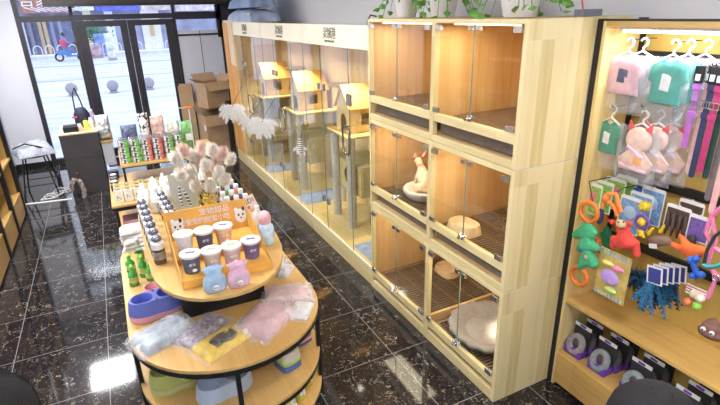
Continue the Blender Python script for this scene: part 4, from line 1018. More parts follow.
# small pouch with orange and green balls
x = 2.28; c = at(694, 300, 'x', x)
t = thing('toy_packet', 'clear pouch of orange and green felt balls on a striped card', 'toy packet', (x, c.y, c.z-.05))
m = MB(); m.m = frame((x, c.y, c.z+.07), (0, -1, 0), (0, 0, 1)); m.box(-.045, .045, -.05, 0, 0, .003); m.build('card', 'paper', t)
m = MB(); m.m = frame((x-.003, c.y, c.z+.07), (0, -1, 0), (0, 0, 1)); [m.box(-.043, .043, -.012-.014*j, -.006-.014*j, 0, .001) for j in range(3)]; m.build('stripes', pc('red_stripe', (.65, .12, .12)), t)
for (px, py, col, nm) in ((688, 302, (.85, .25, .1), 'orange_ball'), (697, 306, (.35, .65, .08), 'green_ball'), (694, 294, (.75, .65, .45), 'tan_ball'), (700, 298, (.78, .7, .6), 'cream_ball')):
    m = MB(); m.ell(at(px, py, 'x', x-.015), .021); m.build(nm, pc(nm, col), t, smooth=60)
# poop shaped brown plush
x = 2.26; c = at(712, 330, 'x', x)
t = thing('plush_toy', 'brown swirl-shaped plush with two white eyes above the shelf board', 'dog toy', (x, c.y, c.z-.045))
mp = pc('brown_plush', (.20, .10, .08), rough=.9)
m = MB(); m.lathe([(.03, -.035), (.052, -.03), (.058, -.012), (.046, .004), (.044, .006), (.046, .014), (.038, .028), (.032, .03), (.03, .042), (.014, .055), (.004, .066)], 24, c, sx=.7); m.build('body', mp, t, smooth=70)
for s in (-1, 1):
    MB().ell((c.x-.037, c.y+s*.019, c.z+.006), (.008, .012, .012)).build('eye', 'white', t, smooth=60); MB().ell((c.x-.045, c.y+s*.019, c.z+.006), (.003, .005, .005)).build('pupil', 'ink', t, smooth=60)
# grooming mitts in black and purple packs on the lower board ------------
mblk = pc('black_card', (.03, .03, .028)); mppl = pc('purple_card', (.16, .05, .42)); 
def mitt(y, x, col, label, w=.115, hh=.19):
    t = thing('slipper_pack', label, 'slipper pack', (x, y, .2665), 'slipper packs on the lower shelf board')
    z = .2665
    B(x-.03, x+.035, y-w/2, y+w/2, z, z+.05).build('tray', mppl, t, bevel=.003)
    m = MB(); m.slab([(x+.035, y-w/2, z), (x+.035, y+w/2, z), (x+.050, y+w/2, z+hh), (x+.050, y-w/2, z+hh)], (.004, 0, 0)); m.build('back_card', mblk, t)
    m = MB(); m.slab([(x+.042, y-w/2, z+hh-.016), (x+.042, y+w/2, z+hh-.016), (x+.044, y+w/2, z+hh+.006), (x+.044, y-w/2, z+hh+.006)], (.003, 0, 0)); h_ = m.build('header_strip', 'paper', t)
    m = MB(); m.box(x+.0405, x+.0418, y-.02, y+.02, z+hh-.012, z+hh+.002); m.build('purple_mark', mppl, h_)
    text('PET', .024, 'paper', (x-.0312, y, z+.024), (0, -1, 0), (0, 0, 1), 'lettering', t, .0005)
    m = MB()
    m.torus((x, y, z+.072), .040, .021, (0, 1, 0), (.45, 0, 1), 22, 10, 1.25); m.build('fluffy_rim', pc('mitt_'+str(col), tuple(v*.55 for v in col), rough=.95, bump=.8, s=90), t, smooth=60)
    m = MB(); m.ell((x+.004, y, z+.076), (.012, .034, .040)); m.build('inside', pc('mitt_in', (.10, .06, .07)), t, smooth=60)
    return t
pk = [(573, 352, (.60, .50, .52), 'pinkish grey'), (598, 372, (.50, .54, .56), 'pale grey'), (631, 392, (.52, .58, .62), 'pale blue-grey'), (684, 415, (.5, .52, .56), 'grey')]
wh = ['first from the shelf side', 'second group from the shelf side', 'third group, above the drawer notch', 'fourth group at the bottom right']
for k, (px, py, col, nm) in enumerate(pk):
    y = [1.625, 1.455, 1.245, 1.0][k]
    for j in range(2 if k == 0 else 3):
        x = 2.255+.085*j
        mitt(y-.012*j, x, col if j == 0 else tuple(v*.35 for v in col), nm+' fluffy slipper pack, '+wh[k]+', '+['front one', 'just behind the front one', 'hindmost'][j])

# ================================================================== LEFT SHELF, CHAIR, DESK, BOXES
t = thing('display_shelf', 'yellow wood shelf with drawers and black uprights at the left edge', 'shelf', (-1.36, 5.5, 0))
XL = -1.19
for y in (6.92, 6.235, 5.55, 4.2): B(XL-.03, XL+.014, y-.025, y+.025, 0, 2.2).build('upright', 'black', t)
B(-1.54, XL-.03, 6.905, 6.925, 0, 2.2).build('side_panel', 'oak', t); B(-1.548, -1.54, 4.2, 6.9, 0, 2.2).build('back_panel', 'oak', t)
for z in (.285, .72, 1.16, 1.6, 2.16): B(-1.54, XL-.002, 4.2, 6.9, z, z+.025).build('shelf_board', 'oak_y', t)
B(-1.54, XL-.03, 5.54, 5.56, .02, 2.16).build('divider', 'oak', t)
for (a, b) in ((6.265, 6.89), (5.58, 6.205), (4.9, 5.52), (4.23, 4.89)):
    B(XL-.02, XL-.003, a, b, .03, .28).build('drawer_front', 'oak_y', t, bevel=.003)
for k, (y, z, c) in enumerate(((6.1, .311, (.70, .75, .82)), (5.85, .311, (.65, .70, .75)), (6.45, .746, (.15, .3, .6)), (6.1, .746, (.7, .7, .72)))):
    t = thing('food_pouch', ['pale pouch on the lower board of the left shelf', 'greyish pouch on the lower board of the left shelf, nearer the camera', 'blue pouch on the upper board of the left shelf', 'white pouch on the upper board of the left shelf'][k], 'pouch', (-1.33, y, z))
    m = MB(); m.m = frame((-1.33, y, z+.001), (0, -1, 0), (0, 0, 1)) @ Matrix.Translation((0, .11, 0)); m.pillow(.16, .22, .05, 10, k, .15, pw=3); m.build('pouch', pc('pouchc%d' % k, c, rough=.35), t, smooth=60)
    m = MB(); m.m = frame((-1.33+.0, y, z), (0, -1, 0), (0, 0, 1)); m.box(-.05, .05, .06, .14, .052, .054); m.build('label_patch', pc('pouchl', (.2, .35, .6)), t)
# teaser wand reaching out of the shelf
a = Vector((-1.16, 6.93, .35)); b = Vector((-.65, 6.93, .085)); b = at(72, 199, 'y', 6.98); a = at(26, 204.5, 'y', 6.98)
a.z = max(a.z, .02); b.z = max(b.z, .02)
t = thing('teaser_wand', 'thin white cat teaser wand reaching low across the aisle from the left shelf', 'cat toy', ((a.x+b.x)/2, 6.98, .0))
MB().tube([a, b], .012, 8).build('rod', 'white', t, smooth=60)
fc = [at(80, 181, 'y', 7.28), at(84, 190, 'y', 7.26), at(84.5, 200, 'y', 7.25), at(81, 209, 'y', 7.24)]
t = thing('feather_charm', 'curved brown and cream braided feather charm hanging in front of the dark desk', 'cat toy', fc[-1])
mfe = pc('beige_feather', (.42, .34, .30), var=.6, s=40)
m = MB(); pts = [at(72, 190, 'y', 7.26), at(71, 184, 'y', 7.26), at(74, 179.5, 'y', 7.27)]+fc
m.tube(pts, [.008, .014, .018, .024, .028, .024, .008], 8)
for k, p in enumerate(pts[:-1]):
    for s_ in range(4):
        q_ = p.lerp(pts[k+1], s_/4); m.fluff(q_, .022, 30, .028, .006, k*7+s_, .5)
m.build('braid', mfe, t)
MB().tube([at(79, 180, 'y', 7.27), at(77, 172, 'y', 7.3), at(76.5, 168, 'y', 7.42)], .003).build('cord', 'black', t); MB().ell(at(77, 173, 'y', 7.3), .013).build('bead', plain('red_brown_bead', (.4, .1, .1)), t, smooth=60)
# wire coil by the chair
t = thing('wire_spring', 'loose white wire coil on the floor beneath the stool', 'wire', (-.98, 7.45, 0))
m = MB(); pts = []
for k in range(70): an = k*.55; pts.append((-1.0+.09*math.cos(an)+.0028*k, 7.35+.09*math.sin(an)+.006*k, .02+.012*(1+math.sin(an*1.7))))
m.tube(pts, .005, 5); m.build('wire', 'white', t)
# chair
t = thing('stool', 'black wire-legged stool under a grey-white jacket by the left wall', 'stool', (-1.08, 7.72, 0))
cx, cy = -1.06, 7.72; hs = .55
m = MB(); m.lathe([(.17, 0), (.19, .01), (.19, .03), (.17, .035)], 24, (cx, cy, hs)); m.build('seat', 'black', t, smooth=40)
for k, (dx, dy) in enumerate(((-1, -1), (1, -1), (1, 1), (-1, 1))):
    MB().tube([(cx+dx*.12, cy+dy*.12, hs), (cx+dx*.2, cy+dy*.22, 0)], .010, 8).build('leg', 'black', t, smooth=60)
m = MB(); m.tube([(cx-.17, cy-.18, .18), (cx+.17, cy-.18, .18), (cx+.17, cy+.18, .18), (cx-.17, cy+.18, .18)], .007, 6, True); m.build('brace', 'black', t, smooth=60)
mcl = pc('grey_white_jacket', (.40, .43, .50), var=.3, s=14)
t = thing('jacket', 'rumpled grey-white jacket thrown over the black stool', 'jacket', (cx, cy, hs+.036))
m = MB(); m.m = Matrix.Translation((cx-.0, cy+.02, hs+.037)) @ Matrix.Rotation(.3, 4, 'Z'); m.pillow(.44, .54, .13, 22, 4, .35, pw=3, fr=3); m.build('cloth', mcl, t, smooth=70)
m = MB(); m.tube([(cx-.2, cy-.1, hs+.14), (cx-.05, cy-.15, hs+.20), (cx+.1, cy-.18, hs+.15), (cx+.22, cy-.12, hs+.08)], .012); m.build('dark_strap', 'black', t, smooth=60)
# desk
t = thing('counter_desk', 'charcoal counter desk with a thin wood top in front of the shop doors', 'desk', (-.47, 7.8, 0))
B(-.70, -.24, 7.45, 8.1, 0, .82).build('body', 'grey_desk', t); B(-.71, -.23, 7.44, 8.11, .82, .838).build('top', wood('desk_top', (.80, .62, .40), (.66, .48, .28), 'x', .4), t, bevel=.002)
B(-.702, -.238, 7.447, 7.45, .50, .503).build('panel_joint', 'ink', t)
t = thing('side_cabinet', 'low white cabinet with wood shelf standing right of the charcoal desk', 'cabinet', (-.13, 7.7, 0))
B(-.225, -.09, 7.5, 8.1, 0, .66).build('body', 'panel', t); B(-.23, -.07, 7.48, 8.12, .66, .68).build('top', 'oak_y', t)
t = thing('shopping_bag', 'crumpled white plastic bag standing on the low white cabinet', 'bag', (-.15, 7.75, .681))
m = MB(); m.m = frame((-.16, 7.62, .681), (1, 0, 0), (0, 0, 1)) @ Matrix.Translation((0, .17, 0)); m.pillow(.17, .34, .10, 12, 5, .3, pw=3); m.build('bag', pc('white_bag', (.72, .76, .80), rough=.4), t, smooth=60)
m = MB(); m.box(-.215, -.17, 7.6, 7.66, .69, .80); m.build('green_print', pc('green_patch', (.3, .6, .35)), t)
def onD(px, py, z=.84): return at(px, py, 'z', z)
t = thing('receipt_printer', 'black receipt printer on the charcoal desk', 'printer', (-.56, 7.62, .8385))
B(-.64, -.46, 7.52, 7.72, .8385, .92).build('case', 'black', t, bevel=.01); B(-.62, -.48, 7.56, 7.66, .92, .928).build('lid', 'grey_desk', t)
t = thing('handbag', 'dark navy handbag standing on the charcoal desk with a red tag', 'bag', (-.42, 7.9, .8385))
MB().lathe([(.08, 0), (.10, .04), (.10, .18), (.06, .26), (.03, .27)], 16, (-.40, 7.88, .8385), sx=1, sy=.7).build('body', pc('black_navy_bag', (.018, .02, .045)), t, smooth=60); MB().tube([(-.47, 7.88, 1.05), (-.46, 7.88, 1.28), (-.42, 7.88, 1.38), (-.38, 7.88, 1.2), (-.36, 7.88, 1.05)], .010).build('strap', 'black', t, smooth=60)
B(-.52, -.46, 7.80, 7.82, .98, 1.0).build('red_tag', pc('red_tag', (.7, .05, .1)), t)
for k, (x, y, h, c, nm) in enumerate(((-.36, 7.62, .16, (.75, .78, .15), 'yellow-green bottle'), (-.30, 7.75, .14, (.80, .82, .80), 'white tub'), (-.28, 7.95, .22, (.55, .45, .75), 'lilac canister'), (-.44, 7.58, .10, (.75, .6, .5), 'beige cup'))):
    t = thing('bottle' if k in (0,) else 'canister', nm+' standing on the charcoal desk', 'container', (x, y, .8385))
    MB().lathe([(.030, 0), (.034, .01), (.034, h*.7), (.02, h*.85)], 14, (x, y, .8385)).build('body', pc('deskitem%d' % k, c, rough=.35), t, smooth=50); MB().cyl((x, y, .8385+h*.85), .022, h*.15, 12).build('cap', 'white' if k else 'ink', t, smooth=50)
# sheets on the desk
t = tag(B(-.66, -.48, 7.47, 7.52, .8385, .842).build('leaflet', 'paper', None), 'white leaflet on the desk edge in front of the printer', 'paper')

# cardboard boxes
def carton(c, l, w, h, rz, name, label, tall=False, flaps=(60, 70, 110, 50)):
    t = thing(name, label, 'cardboard box', c); Mx = Matrix.Translation(c) @ Matrix.Rotation(rz, 4, 'Z')
    m = MB(); m.m = Mx; k = .006
    m.box(-l/2, l/2, -w/2, w/2, 0, k).box(-l/2, l/2, -w/2, -w/2+k, k, h).box(-l/2, l/2, w/2-k, w/2, k, h).box(-l/2, -l/2+k, -w/2+k, w/2-k, k, h).box(l/2-k, l/2, -w/2+k, w/2-k, k, h)
    m.build('body', 'card_b', t)
    for j, (ax, s) in enumerate((('y', -1), ('y', 1), ('x', -1), ('x', 1))):
        m = MB(); a = R(flaps[j]); L_ = w*.45
        if ax == 'y': m.m = Mx @ Matrix.Translation((0, s*w/2, h)); d = Vector((0, s*math.cos(a)*L_, math.sin(a)*L_)); m.slab([(-l/2, 0, 0), (l/2, 0, 0), Vector((l/2, 0, 0))+d, Vector((-l/2, 0, 0))+d], (0, .004*s, .001))
        else: m.m = Mx @ Matrix.Translation((s*l/2, 0, h)); d = Vector((s*math.cos(a)*L_*.8, 0, math.sin(a)*L_*.8)); m.slab([(0, -w/2, 0), (0, w/2, 0), Vector((0, w/2, 0))+d, Vector((0, -w/2, 0))+d], (.004*s, 0, .001))
        m.build('flap', 'card_b', t)
    return t
t = carton((1.55, 8.62, 0), .48, .40, .70, .15, 'cardboard_box', 'tall open brown cardboard box in the corner beside the white partition', flaps=(-80, 75, 60, 40))
carton((1.56, 8.63, .81), .42, .34, .42, .35, 'cardboard_box', 'smaller opened cardboard box tilted on top of the tall one', flaps=(-55, 50, 30, 60))
p = at(207, 128, 'y', 8.40); B(p.x-.04, p.x+.04, 8.405, 8.409, p.z-.05, p.z+.05).build('white_sticker', 'paper', t)
t = carton((1.18, 8.98, 0), .22, .26, 1.05, -.2, 'cardboard_box', 'narrow torn upright cardboard box against the white partition', flaps=(80, 85, 120, 100))
t = thing('black_post', 'black upright board leaning between the cardboard boxes and the glass cabinets', 'board', (1.72, 8.3, 0))
m = MB(); m.slab([(1.66, 8.16, 0), (1.745, 8.16, 0), (1.745, 8.19, .95), (1.66, 8.19, .95)], (0, .03, 0)); m.build('board', 'black', t)
# white feather teasers
def feathers(c, n, label, sd, spread=.13, stripe=False, top=None):
    t = thing('feather_teaser', label, 'cat toy', (c[0], c[1], c[2]-spread)); rnd = random.Random(sd); m = MB(); c = Vector(c)
    for k in range(n):
        a = PI*(k+.5)/n*1.25-.12*PI; d0 = Vector((-.6*math.cos(a), .35*math.cos(a), -math.sin(a)*.9-.05)).normalized(); L_ = rnd.uniform(.75, 1.1)*spread
        p_ = c.copy(); d = d0.copy(); N = 12
        for i in range(N):
            q_ = p_+d*L_/N; side = d.cross(Vector((.3, .95, 0))).normalized(); w_ = spread*.20*(math.sin(PI*(i+1)/(N+1)))**.7
            for j in range(5):
                f_ = p_.lerp(q_, j/5)
                for sg in (-1, 1):
                    e = (side*sg+d*.7+Vector((rnd.uniform(-.4, .4), 0, rnd.uniform(-.3, .2)))).normalized()*w_*rnd.uniform(.7, 1.25)
                    m.add([f_, f_+d*.010, f_+e], [(0, 1, 2)])
            p_ = q_; d = (d+Vector((rnd.uniform(-.08, .08), 0, -.10))).normalized()
    m.build('feathers', 'fur_w', t)
    xs_ = 1.737 if c[1] > 7.5 else 1.757; tp = (xs_, c[1], c[2]+.26); m = MB(); m.ell((xs_-.004, c[1], c[2]+.26), (.008, .02, .02)); m.build('suction_cup', 'film2', t, smooth=60); MB().tube([c, ((c[0]+tp[0])/2, c[1]+.01, (c[2]+tp[2])/2), tp], .003, 5).build('string', 'black', t); MB().ell(c, .014).build('bell', 'chrome', t, smooth=60)
    return t
p = at(250, 118, 'x', 1.55); feathers((p.x, p.y, p.z), 7, 'big fluffy white feather teaser hanging on the farthest glass cabinet, left one', 3, .24)
p = at(262, 121, 'x', 1.57); feathers((p.x, p.y, p.z), 11, 'big fluffy white feather teaser hanging on the glass just right of the left one', 5, .22)
p = at(232, 106, 'x', 1.58); feathers((p.x, p.y, p.z), 12, 'white feather teaser hanging at the end of the timber cabinet beside the cardboard boxes', 8, .26)
p = at(300, 147, 'x', 1.70)
t = feathers((p.x, p.y, p.z), 6, 'small black and white striped teaser hanging on the middle glass cabinet', 11, .10)
m = MB(); m.tube([(p.x, p.y, p.z+.10), (p.x, p.y-.01, p.z+.03), (p.x, p.y-.03, p.z-.06)], [.012, .028, .014], 8)
def zebra():
    m_, nt, b = _new('zebra_cloth'); v = _coord(nt); w = nt.nodes.new('ShaderNodeTexWave'); w.bands_direction = 'Z'; w.inputs['Scale'].default_value = 14; w.inputs['Distortion'].default_value = 3; nt.links.new(v, w.inputs['Vector'])
    nt.links.new(_ramp(nt, w.outputs['Fac'], [(.45, (.03, .03, .03)), (.55, (.85, .85, .85))]), b.inputs['Base Color']); return m_
M['zebra'] = zebra(); m.build('striped_body', 'zebra', t, smooth=60)
# ================================================================== ISLAND DISPLAY (rounded gondola)
def stadium(cx, r, ya, yb, n=24):
    return [(cx+r*math.cos(R(180+180*k/n)), ya+r*math.sin(R(180+180*k/n))) for k in range(n+1)]+[(cx+r*math.cos(R(180*k/n)), yb+r*math.sin(R(180*k/n))) for k in range(n+1)]
TOPO = [(.02, 3.45), (.02, 2.66), (.022, 2.54), (.036, 2.43), (.060, 2.34), (.10, 2.262), (.15, 2.20), (.21, 2.156), (.29, 2.128), (.37, 2.12), (.45, 2.130), (.53, 2.165), (.60, 2.225), (.66, 2.31), (.705, 2.41), (.738, 2.53), (.757, 2.68), (.767, 2.85), (.77, 3.1), (.77, 3.45)]+[(.395+.375*math.cos(R(180*k/20)), 3.45+.375*math.sin(R(180*k/20))) for k in range(1, 20)]
ZI = {'top': 1.0, 'mid': .62, 'low': .30, 'base': .07}
isl = thing('island_shelf', 'long round-ended island display of yellow wood tiers with black metal rims', 'display island', (.39, 3.05, 0))
def tier(nm, r, z, ya, yb, th=.022, rim=True):
    o = MB().prism(stadium(.39, r, ya, yb), z-th, z).build('shelf_board', 'isl', isl, bevel=.003) if nm != 'top' else MB().prism(TOPO, z-th, z).build('shelf_board', 'isl', isl, bevel=.003)
    if rim:
        m = MB(); P = stadium(.39, r-.004, ya, yb); Q_ = stadium(.39, r-.02, ya, yb); n = len(P)
        vs = [(x, y, z-th-.032) for x, y in P]+[(x, y, z-th-.001) for x, y in P]+[(x, y, z-th-.032) for x, y in Q_]+[(x, y, z-th-.001) for x, y in Q_]
        fs = []
        for k in range(n):
            j = (k+1) % n; fs += [(k, j, n+j, n+k), (2*n+k, 3*n+k, 3*n+j, 2*n+j), (k, 2*n+k, 2*n+j, j), (n+k, n+j, 3*n+j, 3*n+k)]
        m.add(vs, fs).build('rim', 'black', isl)
tier('top', .375, ZI['top'], 2.455, 3.50, .022, False)
tier('mid', .543, ZI['mid'], 2.605, 3.60)
tier('low', .535, ZI['low'], 2.600, 3.60)
tier('base', .535, ZI['base'], 2.600, 3.60)
for (x, y) in [(.39+.528*math.cos(R(a)), 2.603+.528*math.sin(R(a))) for a in (180, 262, 340)]+[(.39+.528*math.cos(R(a)), 3.6+.528*math.sin(R(a))) for a in (0, 90, 180)]:
    B(x-.012, x+.012, y-.012, y+.012, 0, ZI['mid']-.023).build('post', 'black', isl)
B(.15, .63, 2.62, 3.5, ZI['mid']+.001, ZI['top']-.023).build('core_box', 'black', isl)
def frameblk(): pass
Zt, Zm, Zl, Zb = 1.0005, .6205, .3005, .0705
# ---------------------------------------------------------------- treat carton with tubs
mor = plain('orange_print_card', (.74, .38, .07), .5, 0, .10, 12)
t = thing('display_carton', 'orange printed cardboard display tray holding seven round treat tubs', 'display box', (.37, 2.5, Zt))
x0, x1, y0, y1 = .15, .60, 2.275, 2.72
m = MB(); m.box(x0, x1, y0, y1, Zt, Zt+.045).box(x0, x1, 2.47, y1, Zt+.045, Zt+.075); m.build('base_tray', mor, t, bevel=.002)
m = MB(); m.slab([(x0, y1, Zt), (x1, y1, Zt), (x1+.01, y1+.055, Zt+.23), (x0-.01, y1+.055, Zt+.23)], (0, .006, 0)); m.build('back_card', mor, t)
for xx_ in (x0-.003, x1): MB().slab([(xx_, y0, Zt), (xx_, y0, Zt+.05), (xx_, y1, Zt+.20), (xx_, y1, Zt)], (.003, 0, 0)).build('side_card', plain('gold_card', (.66, .38, .08), .5), t)
dn = Vector((0, .05, .21)).normalized()
text('宠物甜品', .044, 'white', (.42, y1+.0405, Zt+.198), (1, 0, 0), dn, 'lettering', t, .001)
text('给爱宠的甜蜜小吃', .040, 'white', (.36, y1+.0305, Zt+.152), (1, 0, 0), dn, 'lettering', t, .001, .82)
for (cx_, s) in ((.205, 1), (.565, 1)):
    m = MB(); F = frame((cx_, y1+.027, Zt+.14), (1, 0, 0), dn); m.m = F; m.ell((0, 0, .004), (.035, .042, .003), 14, 6); m.ell((.022*s, .035, .005), (.013, .018, .003), 10, 6); m.ell((-.022*s, .035, .005), (.013, .018, .003), 10, 6); m.build('animal_print', 'white', t)
for cx_ in (.205, .565):
    m = MB(); m.m = frame((cx_, y1+.027, Zt+.14), (1, 0, 0), dn); m.ell((-.012, .006, .0085), (.006, .008, .002), 8, 5); m.ell((.014, .006, .0085), (.006, .008, .002), 8, 5); m.ell((0, -.012, .0085), (.006, .005, .002), 8, 5); m.ell((.02, .04, .009), (.01, .014, .002), 8, 5); m.build('animal_spots', 'ink', t)
tubs = [(.213, 2.365, (.10, .12, .17), 'dark slate', 'front row, leftmost'), (.315, 2.352, (.55, .42, .34), 'beige', 'front row, second from left'), (.417, 2.355, (.58, .42, .40), 'dusty pink', 'front row, third from left'),
        (.525, 2.372, (.16, .11, .24), 'dark purple', 'front row, rightmost'), (.213, 2.56, (.70, .66, .66), 'white and brown', 'back row, leftmost'), (.318, 2.555, (.09, .09, .17), 'dark navy', 'back row, middle'), (.424, 2.565, (.75, .47, .28), 'pale orange', 'back row, rightmost')]
for k, (x, y, c, nm, w_) in enumerate(tubs):
    z = Zt+(.0455 if k < 4 else .0755)
    t = thing('treat_tub', nm+' white-lidded treat tub in the orange carton, '+w_, 'tub', (x, y, z), 'treat tubs in the orange carton')
    MB().lathe([(.038, 0), (.047, .093)], 24, (x, y, z)).build('cup', pc('tub_%d' % k, c, rough=.35), t, smooth=40)
    MB().lathe([(.050, 0), (.053, .004), (.053, .015), (.046, .017)], 24, (x, y, z+.089)).build('lid', 'white', t, smooth=40)
    m = MB(); m.ell((x-.008, y+.002, z+.1065), (.018, .012, .0012), 12, 5); m.ell((x+.012, y-.004, z+.1065), (.014, .012, .0012), 12, 5)
    m.build('lid_print', pc('lidprint%d' % (k % 3), [(.16, .12, .22), (.80, .38, .25), (.75, .45, .15)][k % 3] if k not in (3, 5) else (.16, .12, .22)), t)
    text('·爱宠·', .017, 'white', (x-.002, y-.0455, z+.054), (1, 0, 0), (0, -.1, 1), 'lettering', t, .0006)
    if k in (0, 2, 4, 6):
        m = MB(); m.m = frame((x+.006, y-.0425, z+.022), (1, 0, 0), (0, -.1, 1)); m.ell((0, 0, 0), (.012, .010, .003), 10, 6); m.build('cup_print', 'paper', t)
# organza bags of treats
def pouch(px, py, c, c2, nm, label, w=.112, h=.14):
    p = at(px, py, 'z', Zt); x, y = p.x, p.y
    t = thing(nm, label, 'pouch', (x, y, Zt))
    m = MB(); m.lathe([(w*.42, 0), (w*.50, .012), (w*.50, .05), (w*.45, .078), (w*.30, .094), (w*.46, .128), (w*.40, .132), (w*.2, .097)], 22, (x, y, Zt), sx=1, sy=.42)
    for k, v in enumerate(m.v): v.x += .003*noise.noise(Vector((k*.7, 0, v.z*30))); v.y += .003*noise.noise(Vector((0, k*.7, v.z*30)))
    m.build('sack', c, t, smooth=70)
    MB().torus((x, y, Zt+.094), w*.31, .003, e=.45).build('ribbon', c2, t, smooth=60)
    m = MB(); m.m = frame((x, y-w*.30, Zt+.036), (1, 0, 0), (0, 0, 1)); m.ell((0, 0, 0), (.016, .014, .003), 12, 6); m.build('logo_patch', 'paper', t)
    text('PETS', .012, 'logo', (x, y-w*.30-.0035, Zt+.036), (1, 0, 0), (0, 0, 1), 'lettering', t, .0005)
pouch(216, 291, pc('pale_blue_organza', (.38, .52, .68), rough=.5, var=.2), pc('blue_ribbon', (.35, .55, .75)), 'gift_pouch', 'small pale blue drawstring pouch in front of the orange carton')
pouch(240, 286, pc('pale_pink_organza', (.70, .45, .56), rough=.5, var=.2), pc('pink_ribbon', (.82, .42, .55)), 'gift_pouch', 'small pale pink drawstring pouch in front of the orange carton')
# blue bottle with pink cap
p = at(267, 243, 'z', Zt); t = thing('spray_bottle', 'pale blue bottle with a pink rounded cap, right of the orange carton', 'bottle', (p.x, p.y, Zt))
MB().lathe([(.040, 0), (.046, .008), (.050, .06), (.046, .11), (.030, .13)], 24, (p.x, p.y, Zt)).build('body', pc('pale_blue_bottle', (.52, .68, .82), rough=.25, var=.25), t, smooth=50)
MB().lathe([(.032, .129), (.036, .14), (.036, .17), (.026, .195), (.01, .205)], 20, (p.x, p.y, Zt)).build('cap', pc('pink_cap', (.82, .45, .50), rough=.3), t, smooth=50)
p2 = at(284, 236, 'z', Zt)
t = thing('spray_bottle', 'small frosted white bottle behind the pale blue one on the right side', 'bottle', (.70, 2.86, Zt)); MB().lathe([(.03, 0), (.034, .008), (.034, .08), (.016, .10), (.016, .13)], 18, (.70, 2.88, Zt)).build('body', pc('frosted', (.78, .80, .84), rough=.3), t, smooth=50)
# pink sign card behind the carton
t = thing('price_card', 'pale pink printed card with dark letters leaning behind the orange carton', 'card', (.60, 2.98, Zt))
F = frame((.615, 2.93, Zt+.12), (1, .12, .30), (-.3, .15, 1)); m = MB(); m.m = F; m.box(-.10, .10, -.045, .045, 0, .004); m.build('card', pc('pink_card', (.84, .68, .64)), t)
lt_ = text('DESDI', .045, 'ink', F @ Vector((.030, .012, .0045)), F.to_3x3() @ Vector((1, 0, 0)), F.to_3x3() @ Vector((0, 1, 0)), 'lettering', t, .0008)
m = MB(); m.m = F; [m.ell((-.08+.03*j, -.025+.006*(j % 2), .006), (.011, .012, .003), 10, 5) for j in range(5)]; m.build('food_print', pc('red_brown_print', (.6, .2, .15)), t); MB().box(.59, .62, 2.96, 2.99, Zt, Zt+.09).build('stand', 'paper', t)
# silver-topped bottles in two rows
mcap = plain('silver_cap', (.22, .23, .30), .22, .75); mbt = pc('dark_amber_bottle', (.10, .065, .05), rough=.2, var=.3, s=10)
lft = [(161, 264), (159.5, 255), (158, 247), (156, 238), (154.5, 230.5), (152.5, 223.5), (151, 217)]
rgt = [(178, 245), (174, 238), (171, 231), (168, 224), (166, 218), (164, 212)]
for row, nm in ((lft, 'left'), (rgt, 'right')):
    for k in range(len(row)):
        if nm == 'left': x, y = .081-.004*k, 2.64+.108*k
        else: x, y = .215-.006*k, 2.89+.10*k
        t = thing('grooming_bottle', ('silver-capped dark bottle, %s in the %s row' % (['frontmost', 'second', 'third', 'fourth', 'fifth', 'sixth', 'hindmost'][k] if k < len(row)-1 else 'hindmost', nm)), 'bottle', (x, y, Zt), 'silver-capped dark bottles on the island')
        MB().lathe([(.030, 0), (.033, .005), (.033, .088)], 20, (x, y, Zt)).build('body', mbt, t, smooth=50); MB().lathe([(.033, .0885), (.034, .10), (.034, .122), (.022, .130)], 20, (x, y, Zt)).build('shoulder', 'white', t, smooth=50)
        MB().lathe([(.0335, 0), (.0335, .045)], 20, (x, y, Zt+.03), cap=False).build('label_band', pc('dark_label', (.30, .26, .22), var=.4), t, smooth=50)
        MB().ell((x, y, Zt+.144), (.026, .026, .022), 18, 12).build('round_cap', mcap, t, smooth=60)
# white bottles behind them
for k in range(10):
    i, j = k % 3, k//3
    x, y = .07+.085*i+.006*j, 3.44+.088*j
    if j == 3: x = .16; y = 3.72
    h = .15+.03*((k*7) % 3)/2
    if (k in (2,)): continue
    t = thing('white_bottle', 'white bottle behind the silver-capped ones, %s from the left in the %s cross row' % (['first', 'second', 'third'][i], ['front', 'second', 'third', 'last'][j]), 'bottle', (x, y, Zt), 'white bottles at the back of the island')
    MB().lathe([(.030, 0), (.034, .008), (.034, h*.75), (.016, h*.88)], 18, (x, y, Zt)).build('body', 'white', t, smooth=50)
    MB().lathe([(.016, 0), (.016, .03), (.012, .035)], 14, (x, y, Zt+h*.88)).build('cap', 'white', t, smooth=50)
    MB().lathe([(.0345, .04), (.0345, .08)], 18, (x, y, Zt), cap=False).build('label_band', pc('pale_label', (.62, .62, .66), var=.25, s=60), t, smooth=50)
# sage board standing behind the vase
t = thing('display_board', 'tall pale sage green board standing behind the vase on the island', 'board', (.27, 3.42, Zt))
m = MB(); m.slab([(.250, 3.25, Zt), (.40, 3.22, Zt), (.40, 3.25, Zt+.27), (.235, 3.28, Zt+.30)], (0, .012, 0)); m.build('board', pc('sage_card', (.50, .52, .44), var=.05), t)
B(.42, .50, 3.28, 3.46, Zt, Zt+.17).build('dark_box', 'black', None, label='black box beside the sage board behind the vase', cat='box')
# patterned black/white strips hanging on the board
m = MB(); m.m = Matrix.Identity(4); m.tube([(.29, 3.20, Zt+.24), (.285, 3.19, Zt+.17), (.29, 3.18, Zt+.10)], [.005, .011, .005], 6); m.tube([(.31, 3.20, Zt+.22), (.33, 3.19, Zt+.15), (.345, 3.18, Zt+.09)], [.005, .012, .005], 6)
m.build('striped_ribbon', 'zebra', None, smooth=60, label='black and white striped ribbon toys hanging in front of the sage board', cat='cat toy')
